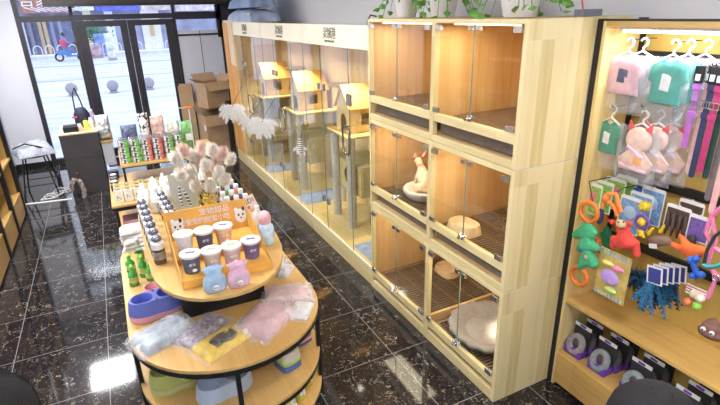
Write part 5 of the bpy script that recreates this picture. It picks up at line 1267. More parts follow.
# vase
p = at(213, 224, 'z', Zt); vx, vy = p.x, p.y
t = thing('glass_vase', 'dark glass jar vase with a white string tie holding the dried flowers', 'vase', (vx, vy, Zt))
MB().lathe([(.040, 0), (.046, .01), (.046, .09), (.036, .11), (.042, .13), (.040, .13), (.034, .11), (.042, .09), (.042, .012)], 24, (vx, vy, Zt)).build('jar', pc('smoky_glass', (.07, .07, .05), rough=.1), t, smooth=50)
MB().torus((vx, vy, Zt+.110), .040, .005).build('string_tie', 'paper', t, smooth=60)
rnd = random.Random(4)
heads = [(176, 158), (183, 150), (192, 155), (202, 148), (212, 150), (222, 153), (230, 159), (190, 170), (206, 165), (219, 172), (181, 174), (196, 186), (225, 180), (210, 186), (199, 157), (217, 161)]
mw = plain('cream_plume', (.86, .80, .72), .95, 0, .1); mp_ = plain('dusty_pink_plume', (.82, .62, .54), .95, 0, .12)
pinks = {1, 3, 5, 14, 15}
for k, (px, py) in enumerate(heads):
    yy = vy+.03+.05*((k*5) % 4-1.5); c = at(px, py, 'y', yy)
    isp = k in pinks
    t = thing('dried_plume', ('dusty pink' if isp else 'cream')+' fluffy dried flower plume, '+['outermost left', 'upper left', 'upper left centre', 'top left of centre', 'top centre', 'top right of centre', 'outermost right', 'middle left', 'dead centre', 'middle right', 'lower left', 'low left of centre', 'low right', 'lowest centre', 'between the two top left ones', 'between the top centre ones'][k]+' of the bouquet', 'dried flower', (vx, vy, Zt+.1), 'fluffy plumes in the vase')
    MB().tube([(vx+.01*math.cos(k), vy+.01*math.sin(k), Zt+.03), (vx*.5+c.x*.5, vy*.5+c.y*.5, Zt+.1+(c.z-Zt-.1)*.6), c], .002, 5).build('stem', pc('straw_stem', (.55, .45, .25)), t)
    m = MB(); ax = (c-Vector((vx, vy, Zt+.1))).normalized()
    for q_ in range(-1, 2): m.fluff(c+ax*q_*.014, (.030-.004*abs(q_),)*3, 420, .024, .0018, k*9+q_+2)
    m.ell(c, (.022, .022, .030), 10, 8); m.build('plume', mp_ if isp else mw, t)
t = thing('yellow_flowers', 'cluster of small yellow dried flowers at the rim of the vase', 'dried flower', (vx, vy, Zt+.12))
m = MB(); s_ = MB()
for k in range(46):
    a = rnd.uniform(0, 2*PI); r_ = rnd.uniform(0, .065); q_ = Vector((vx+r_*math.cos(a)-.005, vy+r_*math.sin(a), Zt+.15+rnd.uniform(-.01, .055))); m.ell(q_, .0075, 7, 5); s_.tube([(vx, vy, Zt+.09), q_], .0013, 4)
m.build('blossoms', pc('yellow_blossom', (.78, .56, .04)), t, smooth=60); s_.build('stems', pc('straw_stem', (.55, .45, .25)), t)
# coloured small bottles with white caps, behind right
cols = [(.16, .08, .05), (.05, .10, .30), (.08, .35, .15), (.65, .65, .68), (.75, .22, .08), (.10, .07, .06)]
nmz = ['brown', 'navy', 'green', 'white', 'orange-red', 'dark brown']
for j in range(5):
    for i in range(3):
        x, y = .575+.062*i-.004*j, 3.16+.12*j; kk = (i*2+j*3) % 6
        t = thing('care_bottle', '%s white-capped care bottle, %s of three in the %s row behind the pink card' % (nmz[kk], ['left', 'middle', 'right'][i], ['front', 'second', 'third', 'fourth', 'hindmost'][j]), 'bottle', (x, y, Zt), 'care bottles with white caps')
        MB().lathe([(.022, 0), (.025, .006), (.025, .075), (.014, .09)], 16, (x, y, Zt)).build('body', pc('care_%d' % kk, cols[kk], rough=.3), t, smooth=50)
        MB().lathe([(.017, .088), (.018, .09), (.018, .118), (.015, .122)], 14, (x, y, Zt)).build('cap', 'white', t, smooth=50)
        MB().lathe([(.0255, .02), (.0255, .055)], 16, (x, y, Zt), cap=False).build('label_band', pc('care_lab%d' % (kk % 3), [(.7, .7, .7), (.15, .3, .5), (.6, .5, .4)][kk % 3]), t, smooth=50)
# ---------------------------------------------------------------- middle tier
mgb = pc('green_liquid', (.08, .42, .08), rough=.2, var=.4); mclear = glass('clear_bottle', (.75, .9, .8), .12)
for k, (px, py, mt, nm, h) in enumerate(((133, 289, mgb, 'green spray bottle, front left of the bottles at the island edge', .13), (143, 280, mgb, 'green spray bottle, front right of the bottles at the island edge', .14), (130, 276, mgb, 'green bottle, behind left at the island edge', .12), (140, 268, mclear, 'clear green-tinted bottle standing tallest among the green ones', .19), (150, 284, mgb, 'green bottle tucked under the upper tier', .12))):
    p = at(px, py-4, 'z', Zm); x, y = max(p.x, -.10)+.01, p.y
    t = thing('spray_bottle', nm, 'bottle', (x, y, Zm))
    MB().lathe([(.026, 0), (.03, .006), (.03, h*.6), (.012, h*.78)], 16, (x, y, Zm)).build('body', mt, t, smooth=50)
    m = MB(); m.lathe([(.013, h*.77), (.014, h), (.010, h*1.02)], 12, (x, y, Zm)); m.box(x-.006, x+.006, y-.03, y+.01, Zm+h, Zm+h+.016); m.build('spray_head', pc('lime_head', (.20, .65, .10), rough=.3) if k != 3 else 'white', t, smooth=40)
    MB().lathe([(.0305, h*.2), (.0305, h*.5)], 16, (x, y, Zm), cap=False).build('label_band', pc('lime_label', (.65, .75, .25), var=.4), t, smooth=50)
for k in range(5):
    z = Zm+.033*k; soft_pack('wipes_pack', 'white soft wipes pack at the left edge of the island, '+['lowest of the stack', 'second from the bottom', 'third from the bottom', 'fourth from the bottom', 'topmost of the stack'][k], 'pack', (.0+.01*(k % 2), 3.80+.008*k, z), .25, .17, .031, 'white' if k % 2 else pc('offwhite_pack', (.70, .69, .64)), rz=.15*(k % 3-1), sd=k, group='white wipes packs')
# pink bowl, blue double bowl on stacked pink ones
mpk = plain('pink_plastic', (.80, .40, .46), .3, 0, .03); mbl = plain('blue_plastic', (.14, .18, .56), .3, 0, .03); myg = plain('yellow_green_plastic', (.52, .56, .18), .35, 0, .03); mlb = plain('pale_blue_plastic', (.45, .55, .70), .3, 0, .03); mcr = plain('cream_plastic', (.72, .72, .62), .35, 0, .03); mlg = plain('lime_plastic', (.38, .60, .10), .35, 0, .03); mdb = plain('slate_blue_plastic', (.10, .14, .35), .35, 0, .03); mpu = plain('purple_plastic', (.32, .22, .48), .35, 0, .03)
def round_bowl(x, y, z, r, h, mat, name, label, group=None):
    t = thing(name, label, 'bowl', (x, y, z), group)
    MB().lathe([(r, 0), (r*1.0, .006), (r*.84, h*.97), (r*.80, h), (r*.76, h*.97), (r*.70, h*.35), (.01, h*.3)], 30, (x, y, z)).build('basin', mat, t, smooth=50); return t
round_bowl(.028, 2.99, Zm, .072, .066, mpk, 'pet_bowl', 'single pink plastic bowl behind the blue double bowl')
def double_bowl(x, y, z, rz, L, W, h, mat, label, group=None, hollow=True):
    t = thing('double_bowl', label, 'bowl', (x, y, z), group); Mx = Matrix.Translation((x, y, z)) @ Matrix.Rotation(rz, 4, 'Z')
    m = MB(); m.m = Mx; n = 48; r = L*.27
    def outline(sc_):
        o = []
        for k in range(n):
            a = 2*PI*k/n; u_, v_ = math.cos(a), math.sin(a)
            c_ = L*.23*(1 if u_ >= 0 else -1)
            px = c_*abs(u_)**.35+r*u_*sc_; py = r*v_*sc_*(1-.10*math.exp(-(px/(L*.09))**2)); o.append((px, py*W/(2*r)))
        return o
    prof = [(1.08, 0), (1.08, .008), (.95, h*.93), (.92, h)]
    vs = []; fs = []
    for s_, zz in prof:
        for (a, b) in outline(s_): vs.append((a, b, zz))
    for j in range(len(prof)-1):
        for k in range(n): fs.append((j*n+k, j*n+(k+1) % n, (j+1)*n+(k+1) % n, (j+1)*n+k))
    fs.append(tuple(range(n))[::-1])
    # top face with two round holes: rings stitched to circles
    m.add(vs, fs)
    top = outline(.92); rb = W*.40
    for s in (-1, 1):
        cx_ = s*L*.235; N = 24
        half = [p for p in top if p[0]*s >= -1e-6]
        half.sort(key=lambda p: math.atan2(p[1], (p[0]-cx_)*s))
        # polygon ring between circle and half outline via angle sampling
        ring = []; circ = []
        xs_ = [p[0]*s for p in half]
        def hit(an):
            d = (math.cos(an), math.sin(an)); best = None
            P = [(p[0]*s-L*.235, p[1]) for p in half]; P = P+[(-L*.235, P[-1][1]), (-L*.235, P[0][1])]
            for i in range(len(P)):
                a_, b_ = P[i], P[(i+1) % len(P)]; ex, ey = b_[0]-a_[0], b_[1]-a_[1]; den = d[0]*ey-d[1]*ex
                if abs(den) < 1e-9: continue
                tt = (a_[0]*ey-a_[1]*ex)/den; uu = (a_[0]*d[1]-a_[1]*d[0])/den
                if tt > 0 and -1e-6 <= uu <= 1+1e-6 and (best is None or tt < best): best = tt
            return best or rb*1.05
        vs = []; fs = []
        for k in range(N):
            an = 2*PI*k/N; q_ = max(hit(an), rb*1.01); vs.append((cx_+s*q_*math.cos(an), q_*math.sin(an), h))
        for rr, zz in ((1, h), (.96, h-.004), (.86, h*.4), (.1, h*.3)):
            for k in range(N): an = 2*PI*k/N; vs.append((cx_+s*rb*rr*math.cos(an), rb*rr*math.sin(an), zz))
        for j in range(4):
            for k in range(N): fs.append((j*N+k, j*N+(k+1) % N, (j+1)*N+(k+1) % N, (j+1)*N+k))
        fs.append(tuple(4*N+k for k in range(N))); m.add(vs, fs)
    m.build('body', mat, t, smooth=50); return t
bx_, by_ = .02, 2.775
for k in range(3): double_bowl(bx_, by_-.006*k, Zm+.014*k, .10, .30, .15, .03, mpk, 'pink double bowl nested under the blue one, '+['lowest', 'middle', 'upper'][k], 'nested pink double bowls')
double_bowl(bx_, by_-.015, Zm+.044, .10, .30, .15, .085, mbl, 'blue plastic double pet bowl on top of the pink ones')
# clothes in clear bags on the middle tier
def packed(px, py, l, w, h, rz, mat, label, sd, z=Zm, film_='film', wt=1.22, dx=0, tilt=0):
    p = at(px, py, 'z', z); x, y = p.x+dx, p.y
    t = thing('packed_clothes', label, 'pet clothes', (x, y, z)); Mx = Matrix.Translation((x, y, z)) @ Matrix.Rotation(rz, 4, 'Z') @ Matrix.Rotation(tilt, 4, 'Y')
    m = MB(); m.m = Mx @ Matrix.Translation((0, 0, .002)); m.pillow(l, w, h, 20, sd, .16, fr=5, pw=6); m.build('garment', mat, t, smooth=75)
    m = MB(); m.m = Mx; m.pillow(l*wt, w*1.14, h*1.15+.006, 22, sd+.37, .14, fr=8, pw=6); m.build('clear_bag', film_, t, smooth=75)
    return t, Mx
mg1 = pc('silver_grey_knit', (.36, .42, .48), var=.35, s=18, bump=.4)
packed(165, 336, .30, .20, .045, .38, mg1, 'silver-grey garment in a clear bag in front of the blue double bowl', 1, film_='film2')
mg2 = pc('lilac_speckled_knit', (.36, .32, .38), var=.6, s=45); packed(203, 332, .29, .15, .034, .72, mg2, 'grey-lilac speckled garment in a clear bag, between the silver-grey and the yellow ones', 2)
myl = pc('yellow_knit', (.75, .52, .06), var=.2)
t, Mx = packed(223, 343, .29, .17, .034, .45, myl, 'yellow and dark grey garment in a clear bag at the front edge of the island', 3)
m = MB(); m.m = Mx @ Matrix.Translation((.005, -.010, .010)); m.pillow(.18, .11, .036, 14, 5, .3); m.build('grey_panel', pc('charcoal_knit', (.12, .11, .10), var=.6, s=50), t, smooth=75)
mpc = pc('dusty_pink_knit', (.66, .42, .46), var=.18, s=12)
packed(266, 322, .30, .22, .055, .70, mpc, 'dusty pink garment in a clear bag at the right front of the island', 4, film_='film2')
t, Mx = packed(287, 297, .28, .17, .045, -.30, pc('pink_brown_cloth', (.62, .42, .42), var=.3, s=12), 'pink and brown garment in a clear bag behind the dusty pink one', 5, film_='film2', z=Zm)
packed(301, 311, .17, .12, .02, .9, 'white', 'white folded bag sticking out over the right edge of the island', 6, film_='film2')
for k in range(5):
    x, y = .80+.018*k, 2.86+.10*k
    soft_pack('long_pack', 'long white striped sachet at the right side of the island, '+['frontmost of five', 'second of five', 'third of five', 'fourth of five', 'hindmost of five'][k], 'sachet', (.845, y, Zm), .15, .085, .035, pc('white_lilac_pack', (.70, .69, .76), var=.2, s=40), rz=.9, sd=20+k, group='long white sachets on the island')
# ---------------------------------------------------------------- lower tier
p = at(166, 398, 'z', Zl)
x, y = .045, 2.50
for k, mt in enumerate((mlg, mpk, mlg)): double_bowl(x, y, Zl+.016*k, .10, .28, .16, .03, mt, ['lime', 'pink', 'lime'][k]+' double bowl nested under the yellow-green one, '+['lowest', 'middle', 'upper'][k], 'bowls nested under the yellow-green double bowl')
double_bowl(x, y, Zl+.048, .10, .28, .16, .075, myg, 'yellow-green plastic double bowl on the lower tier of the island')
double_bowl(.275, 2.315, Zl, .12, .31, .17, .085, mlb, 'pale blue double bowl at the very front of the lower tier')
t = thing('treat_box', 'pale blue box with a small dog picture standing behind the pale blue double bowl', 'box', (.44, 2.55, Zl))
B(.26, .46, 2.50, 2.60, Zl, Zl+.15, b=.004).build('box', pc('sky_blue_box', (.16, .48, .66), rough=.4), t)
m = MB(); m.m = frame((.42, 2.4985, Zl+.07), (1, 0, 0), (0, 0, 1)); m.ell((0, 0, 0), (.025, .03, .002)); m.ell((-.018, .03, 0), (.009, .014, .002)); m.ell((.018, .03, 0), (.009, .014, .002)); m.build('dog_picture', pc('tan_dog_print', (.60, .35, .15)), t)
text('Pet', .045, pc('red_letters', (.75, .08, .1)), (.34, 2.4985, Zl+.04), (1, 0, 0), (0, 0, 1), 'lettering', t)
def square_bowl(x, y, z, s, h, mat, label, group=None, name='pet_bowl', rz=.3):
    t = thing(name, label, 'bowl', (x, y, z), group); m = MB(); m.m = Matrix.Translation((x, y, z)) @ Matrix.Rotation(rz, 4, 'Z')
    n = 32; prof = [(.95, 0), (1, .006), (.86, h), (.76, h), (.70, h*.35), (.1, h*.3)]; vs = []; fs = []
    for r_, zz in prof:
        for k in range(n):
            a = 2*PI*k/n; c_, s_ = math.cos(a), math.sin(a); e = 5 if r_ > .8 else 2.2; q_ = (abs(c_)**e+abs(s_)**e)**(-1/e); vs.append((s*r_*c_*q_, s*r_*s_*q_, zz))
    for j in range(len(prof)-1):
        for k in range(n): fs.append((j*n+k, j*n+(k+1) % n, (j+1)*n+(k+1) % n, (j+1)*n+k))
    fs.append(tuple(range(n))[::-1]); fs.append(tuple((len(prof)-1)*n+k for k in range(n))); m.add(vs, fs); m.build('basin', mat, t, smooth=45); return t
for k, (mt, nm) in enumerate(((mdb, 'slate blue'), (mdb, 'slate blue'), (mlg, 'lime'), (mcr, 'cream'))):
    square_bowl(.655, 2.335, Zl+.022*k, .066, .03 if k < 3 else .06, mt, nm+' square bowl in the stack at the lower tier right, '+['lowest', 'second from the bottom', 'third from the bottom', 'topmost'][k], 'stacked square bowls')
for k, (mt, nm) in enumerate(((mdb, 'slate blue'), (mpk, 'pink'), (mpu, 'purple'), (mlb, 'pale blue'))):
    square_bowl(.80, 2.53, Zl+.020*k, .066, .028 if k < 3 else .055, mt, nm+' round bowl in the farther stack under the right rim, '+['lowest', 'second from the bottom', 'third from the bottom', 'topmost'][k], 'stacked round bowls under the rim')
mpc2 = pc('yellow_green_sachet', (.72, .70, .10), rough=.35, var=.3)
for k, (x, y) in enumerate(((.62, 2.20), (.70, 2.27), (.78, 2.36), (.54, 2.16), (.84, 2.46))):
    t = thing('treat_sachet', 'yellow-green treat sachet on the bottom board of the island, '+['second from left', 'third from left', 'fourth from left', 'leftmost', 'rightmost'][k], 'sachet', (x, y, Zb), 'treat sachets on the bottom board'); m = MB(); m.m = frame((x, y, Zb), (1, .4, 0), (-.1, .3, 1)) @ Matrix.Translation((0, .065, 0)); m.pillow(.07, .13, .03, 10, k, .2, pw=3); m.build('sachet', mpc2, t, smooth=60)
    m = MB(); m.m = frame((x, y-.002, Zb), (1, .4, 0), (-.1, .3, 1)); m.box(-.02, .02, .04, .09, .031, .0325); m.build('white_patch', 'paper', t)

# ================================================================== SECOND DISPLAY behind the island
t = thing('tiered_shelf', 'black framed two-step wooden display shelf behind the island', 'shelf', (.35, 5.0, 0))
for (x, y) in ((-.13, 4.47), (.85, 4.47), (-.13, 5.4), (.85, 5.4)): B(x-.012, x+.012, y-.012, y+.012, 0, .73).build('post', 'black', t)
B(-.16, .88, 4.44, 5.43, .735, .757).build('shelf_board', 'isl', t, bevel=.002); B(-.15, .87, 4.45, 5.42, .70, .7345).build('frame', 'black', t)
B(-.15, .87, 4.45, 5.42, .38, .40).build('lower_board', 'isl', t)
B(-.03, .86, 4.80, 5.42, .985, 1.008).build('upper_board', 'isl', t, bevel=.002)
m = MB(); m.box(-.02, .85, 4.86, 5.41, .96, .9845); [m.box(x-.01, x+.01, y-.01, y+.01, .758, .96) for x in (-.01, .84) for y in (4.87, 5.40)]; m.build('upper_frame', 'black', t)
Zs, Zu = .7575, 1.0085
mcan = {'green': pc('green_tin', (.16, .55, .10), rough=.3), 'red': pc('red_tin', (.72, .18, .14), rough=.3), 'black': pc('black_tin', (.05, .05, .055), rough=.3)}
order = ['green', 'green', 'red', 'red', 'green', 'green']
def tinmat(nm):
    m_, nt, b = _new('tin_'+nm); v = _coord(nt, (60, 60, 90)); vo = nt.nodes.new('ShaderNodeTexVoronoi'); vo.inputs['Scale'].default_value = 1; nt.links.new(v, vo.inputs['Vector'])
    f_ = _noise(nt, v, .9, 2); col = {'green': (.16, .58, .10), 'red': (.75, .20, .17)}[nm]
    tc = nt.nodes.new('ShaderNodeTexCoord'); sx = nt.nodes.new('ShaderNodeSeparateXYZ'); nt.links.new(tc.outputs['Object'], sx.inputs[0])
    dark = _ramp(nt, f_, [(.47, (.04, .04, .045)), (.53, (.75, .72, .72))])
    sd_ = _math(nt, 'GREATER_THAN', sx.outputs[0], .008)
    nt.links.new(_mix(nt, sd_, dark, col), b.inputs['Base Color']); b.inputs['Roughness'].default_value = .3; return m_
TM = {'green': tinmat('green'), 'red': tinmat('red')}
protos = {}
ordn = ['first', 'second', 'third', 'fourth', 'fifth', 'sixth']
for nm in ('green', 'red'):
    t = thing('food_tin', 'x', 'tin', (0, 0, 0), 'pet food tins on the upper step')
    MB().lathe([(.043, 0), (.044, .002), (.044, .050), (.043, .052)], 16).build('can', TM[nm], t, smooth=40)
    MB().lathe([(.0435, .0), (.0455, .001), (.0455, .004), (.0435, .005)], 16, (0, 0, .048)).build('rim', 'steel', t, smooth=40); protos[nm] = [t, False]
for c in range(6):
    nm = order[c]
    for r_ in range(2):
        for l_ in range(4):
            loc = (.025+.097*c, 4.87+.10*r_, Zu+.0532*l_); lb = '%s and black food tin, %s stack from the left, %s row, %s from the bottom' % (nm, ordn[c], ['front', 'back'][r_], ordn[l_])
            if not protos[nm][1]: protos[nm][1] = True; protos[nm][0].location = loc; protos[nm][0]['label'] = lb
            else: dup(protos[nm][0], loc, 0, lb)
# more goods behind the tins: black/white patterned boxes, bags
def wild():
    m_, nt, b = _new('speckled_print'); v = _coord(nt, (30, 30, 30)); nt.links.new(_ramp(nt, _noise(nt, v, 1, 2), [(.45, (.03, .03, .03)), (.52, (.80, .78, .78))]), b.inputs['Base Color']); return m_
M['speck'] = wild()
for k, (x, y, z, w, h, mt, nm) in enumerate(((.24, 5.10, Zu, .09, .40, 'speck', 'black and white patterned packet standing tall behind the tins'), (.36, 5.12, Zu, .12, .36, pc('pinkish_packet', (.75, .42, .36), var=.6, s=30), 'reddish patterned packet behind the red tins'), (.50, 5.14, Zu, .12, .29, pc('cream_packet', (.75, .66, .56), var=.5, s=30), 'cream and red patterned packet behind the right tins'),
                                          (.10, 5.12, Zu, .14, .30, pc('navy_packet', (.10, .12, .22), var=.7, s=40), 'dark navy packet behind the leftmost tins'), (.63, 5.12, Zu, .12, .28, pc('green_packet', (.2, .42, .15), var=.6, s=30), 'green patterned packet behind the rightmost tins'))):
    t = thing('food_packet', nm, 'packet', (x, y, z)); m = MB(); m.m = frame((x, y, z), (1, 0, 0), (0, 0, 1)) @ Matrix.Translation((0, h/2, 0)); m.pillow(w, h, .05, 10, k, .2, pw=4); m.build('bag', mt, t, smooth=60)
    m = MB(); m.m = frame((x, y-.0005, z+h*.45), (1, 0, 0), (0, 0, 1)); m.box(-w*.25, w*.25, -h*.12, h*.12, .045, .056); m.build('label_patch', 'paper', t)
# wire display with a red end standing at the right of the tins
t = thing('sign_clip', 'thin white wire price holder with an orange tip above the tins', 'holder', (.58, 5.0, Zu+.27)); zt_ = Zu
MB().tube([(.66, 5.02, Zu), (.66, 5.02, Zu+.42), (.52, 5.02, Zu+.43), (.42, 5.02, Zu+.36)], .006).build('wire', 'white', t, smooth=60); MB().tube([(.63, 5.02, Zu+.425), (.69, 5.02, Zu+.42)], .012).build('tip', morange, t, smooth=60)
# pouches on the lower step
kraft = pc('kraft_yellow', (.72, .56, .26), var=.12)
for r_ in range(3):
    for c in range(7):
        x, y = -.09+.078*c, 4.53+.105*r_
        if c > 2 and r_ == 0: continue
        if c > 5: continue
        t = thing('treat_pouch', 'white and yellow treat packet, lower step, %s from left in the %s row' % (ordn[c], ['front', 'middle', 'back'][r_]), 'packet', (x, y, Zs), 'treat packets on the lower step')
        B(x-.034, x+.034, y-.02, y+.02, Zs, Zs+.11, b=.004).build('packet', kraft if r_ else pc('cream_white_pack', (.80, .77, .68)), t)
        m = MB(); m.box(x-.02, x+.02, y-.0215, y-.02, Zs+.02, Zs+.065); m.build('picture', pc('bluish_print', (.55, .56, .45), var=.7, s=60), t)
        m = MB(); m.box(x-.018, x+.018, y-.012, y+.012, Zs+.1098, Zs+.1115); m.build('hang_slot', 'ink', t)
for k in range(6):
    x, y = .20+.085*k, 4.54; h = .17+.02*(k % 2)
    t = thing('white_bottle', 'white squeeze bottle at the front of the lower step, %s from the left' % ordn[k], 'bottle', (x, y, Zs), 'white squeeze bottles on the lower step')
    MB().lathe([(.028, 0), (.034, .01), (.036, h*.7), (.016, h*.86)], 16, (x, y, Zs)).build('body', 'white', t, smooth=50); MB().lathe([(.015, h*.85), (.014, h), (.006, h*1.06)], 12, (x, y, Zs)).build('cap', 'white', t, smooth=50)
    m = MB(); m.lathe([(.0355, .035), (.0362, .085)], 16, (x, y, Zs), cap=False); m.build('label_band', pc('cream_label', (.72, .70, .58), var=.3, s=50), t, smooth=50)
for k in range(4):
    t = thing('tin_stack', 'dark patterned tub at the left edge of the lower step, %s from the front' % ordn[k], 'tub', (-.12, 4.75+.14*k, Zs)); MB().lathe([(.032, 0), (.034, .05), (.03, .055)], 14, (-.115, 4.88+.12*k, Zs)).build('tub', mcan['black'], t, smooth=50); MB().cyl((-.115, 4.88+.12*k, Zs+.0555), .03, .006, 14).build('lid', 'white' if k % 2 else 'steel', t, smooth=50)
t = thing('magazine', 'blue and white magazines lying on the left end of the lower step', 'magazine', (-.08, 5.36, Zs)); 
for k in range(3): B(-.158+.01*k, -.06, 5.30+.01*k, 5.41, Zs+.07+.022*k+(.0), Zs+.09+.022*k).build('booklet', pc('mag%d' % k, [(.15, .25, .5), (.72, .74, .8), (.08, .09, .13)][k]), t)
B(-.155, -.065, 5.30, 5.41, Zs, Zs+.07).build('box', 'black', t)
# goods under the lower step, seen at the left front
for k, (c, nm) in enumerate((((.72, .45, .12), 'orange'), ((.05, .35, .26), 'dark green'), ((.70, .22, .26), 'red'), ((.76, .38, .44), 'pink'))):
    z = .4005+.045*k; B(-.10, .16, 4.50, 4.68, z, z+.043, b=.003).build('folded_pack', pc('pack_'+nm.replace(' ', '_'), c), None, label=nm+' folded pack under the lower step, '+['lowest of the pile', 'second of the pile', 'third of the pile', 'topmost of the pile'][k], cat='pack', group='folded packs under the lower step')
soft_pack('wipes_pack', 'pale blue and white soft pack beside the folded packs under the lower step', 'pack', (.29, 4.60, .4005), .2, .2, .13, pc('pale_blue_soft', (.55, .68, .75)), sd=9)
soft_pack('wipes_pack', 'plain white soft pack further right under the lower step', 'pack', (.55, 4.60, .4005), .22, .2, .12, 'white', sd=10)
# ================================================================== TWO PEOPLE whose heads reach into the frame
M['hair'] = plain('dark_brown_hair', (.008, .006, .007), .85, 0, .4, 60)
def person(cx, cy, zt, face, label, cloth, s=1.0):
    """standing figure, top of head at zt, facing angle face (0 = +y)"""
    H = zt; t = thing('person', label, 'person', (cx, cy, 0)); u = H/1.65
    ca, sa = math.cos(face), math.sin(face)
    def P(r, f, z): return (cx+(r*ca-f*sa)*u, cy+(r*sa+f*ca)*u, z*u)     # right, forward, up
    J = [(*P(0, 0, .92), (.15*u, .11*u)), (*P(0, 0, 1.08), (.13*u, .10*u)), (*P(0, -.01, 1.25), (.16*u, .11*u)), (*P(0, -.01, 1.36), (.13*u, .09*u)), (*P(0, 0, 1.44), .05*u), (*P(0, .01, 1.50), .055*u), (*P(0, .015, 1.565), .082*u)]
    E_ = [(0, 1), (1, 2), (2, 3), (3, 4), (4, 5), (5, 6)]
    for sd in (-1, 1):
        n = len(J); J += [(*P(sd*.17, -.01, 1.345), .055*u), (*P(sd*.22, -.02, 1.08), .042*u), (*P(sd*.20, .12, .90), .033*u), (*P(sd*.18, .20, .86), .024*u)]
        E_ += [(3, n), (n, n+1), (n+1, n+2), (n+2, n+3)]
        h = n+3
        for k, (dr, df, dz, L_) in enumerate(((-.030, .05, -.01, .030), (-.012, .065, -.012, .035), (.008, .062, -.012, .034), (.024, .050, -.012, .028))):
            n2 = len(J); b = .18*sd
            J += [(*P(b+dr*.8, .20+df, .86+dz), .0095*u), (*P(b+dr, .20+df+L_, .86+dz-.02), .008*u)]; E_ += [(h, n2), (n2, n2+1)]
        n2 = len(J); J += [(*P(sd*.18-sd*.04, .215, .865), .011*u), (*P(sd*.18-sd*.055, .25, .855), .009*u)]; E_ += [(h, n2), (n2, n2+1)]
        n = len(J); J += [(*P(sd*.09, 0, .84), .085*u), (*P(sd*.09, .02, .47), .055*u), (*P(sd*.09, 0, .09), .04*u), (*P(sd*.09, .14, .035), .035*u)]; E_ += [(0, n), (n, n+1), (n+1, n+2), (n+2, n+3)]
    skin('body', J, E_, 'skin', t, 2)
    m = MB()
    # clothing shells following the body
    def ring(z, rx, ry, f=0, n=20): return [P(rx*math.cos(2*PI*k/n), f+ry*math.sin(2*PI*k/n), z) for k in range(n)]
    rings = [ring(.86, .185, .145), ring(.95, .18, .14), ring(1.08, .155, .125), ring(1.25, .185, .14, -.01), ring(1.34, .19, .125, -.01), ring(1.40, .12, .09, -.005), ring(1.43, .07, .07)]
    vs = [v for r_ in rings for v in r_]; n = 20
    m.add(vs, [(j*n+k, j*n+(k+1) % n, (j+1)*n+(k+1) % n, (j+1)*n+k) for j in range(len(rings)-1) for k in range(n)])
    m.build('jacket', cloth, t, smooth=70)
    for sd in (-1, 1):
        MB().tube([P(sd*.14, -.01, 1.37), P(sd*.18, -.012, 1.34), P(sd*.225, -.02, 1.08), P(sd*.20, .12, .90)], [.07*u, .068*u, .055*u, .045*u], 12).build('sleeve', cloth, t, smooth=70)
        MB().tube([P(sd*.085, 0, .90), P(sd*.09, .01, .80), P(sd*.09, .02, .47), P(sd*.09, 0, .08)], [.10*u, .10*u, .07*u, .06*u], 12).build('trouser_leg', pc('dark_trousers', (.04, .04, .06)), t, smooth=70)
        MB().ell(P(sd*.09, .06, .045), (.05*u, .13*u if abs(ca) > .7 else .06*u, .045*u)).build('shoe', 'ink', t, smooth=60)
        MB().ell(P(sd*.034, .088, 1.555), .0125*u, 10, 8).build('eye', 'white', t, smooth=60); MB().ell(P(sd*.034, .099, 1.555), .006*u, 8, 6).build('pupil', 'ink', t, smooth=60)
        MB().ell(P(sd*.083, 0, 1.55), (.018*u, .02*u, .03*u), 10, 8).build('ear', 'skin', t, smooth=60)
    MB().ell(P(0, .105, 1.53), (.013*u, .016*u, .022*u), 10, 8).build('nose', 'skin', t, smooth=60)
    MB().ell(P(0, .088, 1.495), (.022*u, .010*u, .007*u), 10, 6).build('mouth', pc('lip', (.55, .22, .2)), t, smooth=60)
    # hair cap with strands
    m = MB(); bm = bmesh.new(); bmesh.ops.create_uvsphere(bm, u_segments=28, v_segments=18, radius=1)
    for v in bm.verts:
        c = v.co.copy(); low = max(0, -c.z)
        k = 1+.02*math.sin(math.atan2(c.x, c.y)*17+c.z*3)
        f = c.y
        if f > .45 and c.z < .35: c.y = .45+(f-.45)*.2
        v.co = Vector(P(c.x*.100*k, -.008+c.y*.118*k, 1.558+c.z*(.094 if c.z > 0 else .13)))
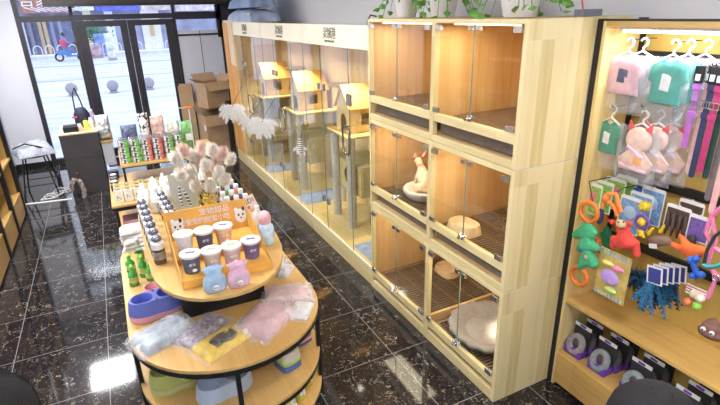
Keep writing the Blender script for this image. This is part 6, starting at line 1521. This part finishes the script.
    m.bm(bm); m.build('hair', 'hair', t, smooth=70)
    m = MB()
    for k in range(70):
        a = R(-205+230*k/69); pp_ = []
        for ph in (12, 30, 50, 70, 88): pp_.append(P(.100*1.0*math.sin(R(ph))*math.cos(a), -.008+.118*math.sin(R(ph))*math.sin(a), 1.558+.094*math.cos(R(ph))))
        pp_.append(P(.098*math.cos(a), -.012+.114*math.sin(a), 1.47))
        m.tube(pp_, [.002*u, .003*u, .0045*u, .006*u, .007*u, .004*u], 5)
    m.build('hair_strands', 'hair', t, smooth=70)
    return t
p = at(655, 421, 'z', 1.42)
person(p.x, p.y, 1.50, R(-60), 'person with dark brown hair at the bottom right, only the crown seen', pc('black_jacket', (.03, .03, .04)))
p = at(-16, 412, 'z', 1.45)
person(p.x, p.y, 1.53, R(30), 'person with dark hair at the bottom left corner, only part of the head seen', pc('navy_jacket', (.04, .05, .09)))

# ================================================================== WORLD, CAMERA
w = bpy.data.worlds.new('World'); sc.world = w; w.use_nodes = True
bg = w.node_tree.nodes['Background']
nt = w.node_tree; tc = nt.nodes.new('ShaderNodeTexCoord'); n_ = nt.nodes.new('ShaderNodeTexNoise'); n_.inputs['Scale'].default_value = 2
nt.links.new(tc.outputs['Generated'], n_.inputs['Vector'])
nt.links.new(_ramp(nt, n_.outputs['Fac'], [(.3, (.72, .80, .95)), (.7, (.84, .88, .96))]), bg.inputs['Color'])
bg.inputs['Strength'].default_value = 2.0
cam = bpy.data.cameras.new('Camera'); co = bpy.data.objects.new('Camera', cam); C.objects.link(co)
cam.sensor_width = 36; cam.sensor_fit = 'HORIZONTAL'; cam.lens = FPX/720*36; cam.clip_start = .02; cam.clip_end = 200
mm = Matrix((R2, U2, -FW)).transposed().to_4x4(); mm.translation = (0, 0, CAMZ); co.matrix_world = mm
sc.camera = co
sc.view_settings.view_transform = 'Standard'; sc.view_settings.look = 'None'; sc.view_settings.gamma = 1; sc.view_settings.exposure = 0.08

sc.cycles.caustics_reflective = False; sc.cycles.caustics_refractive = False
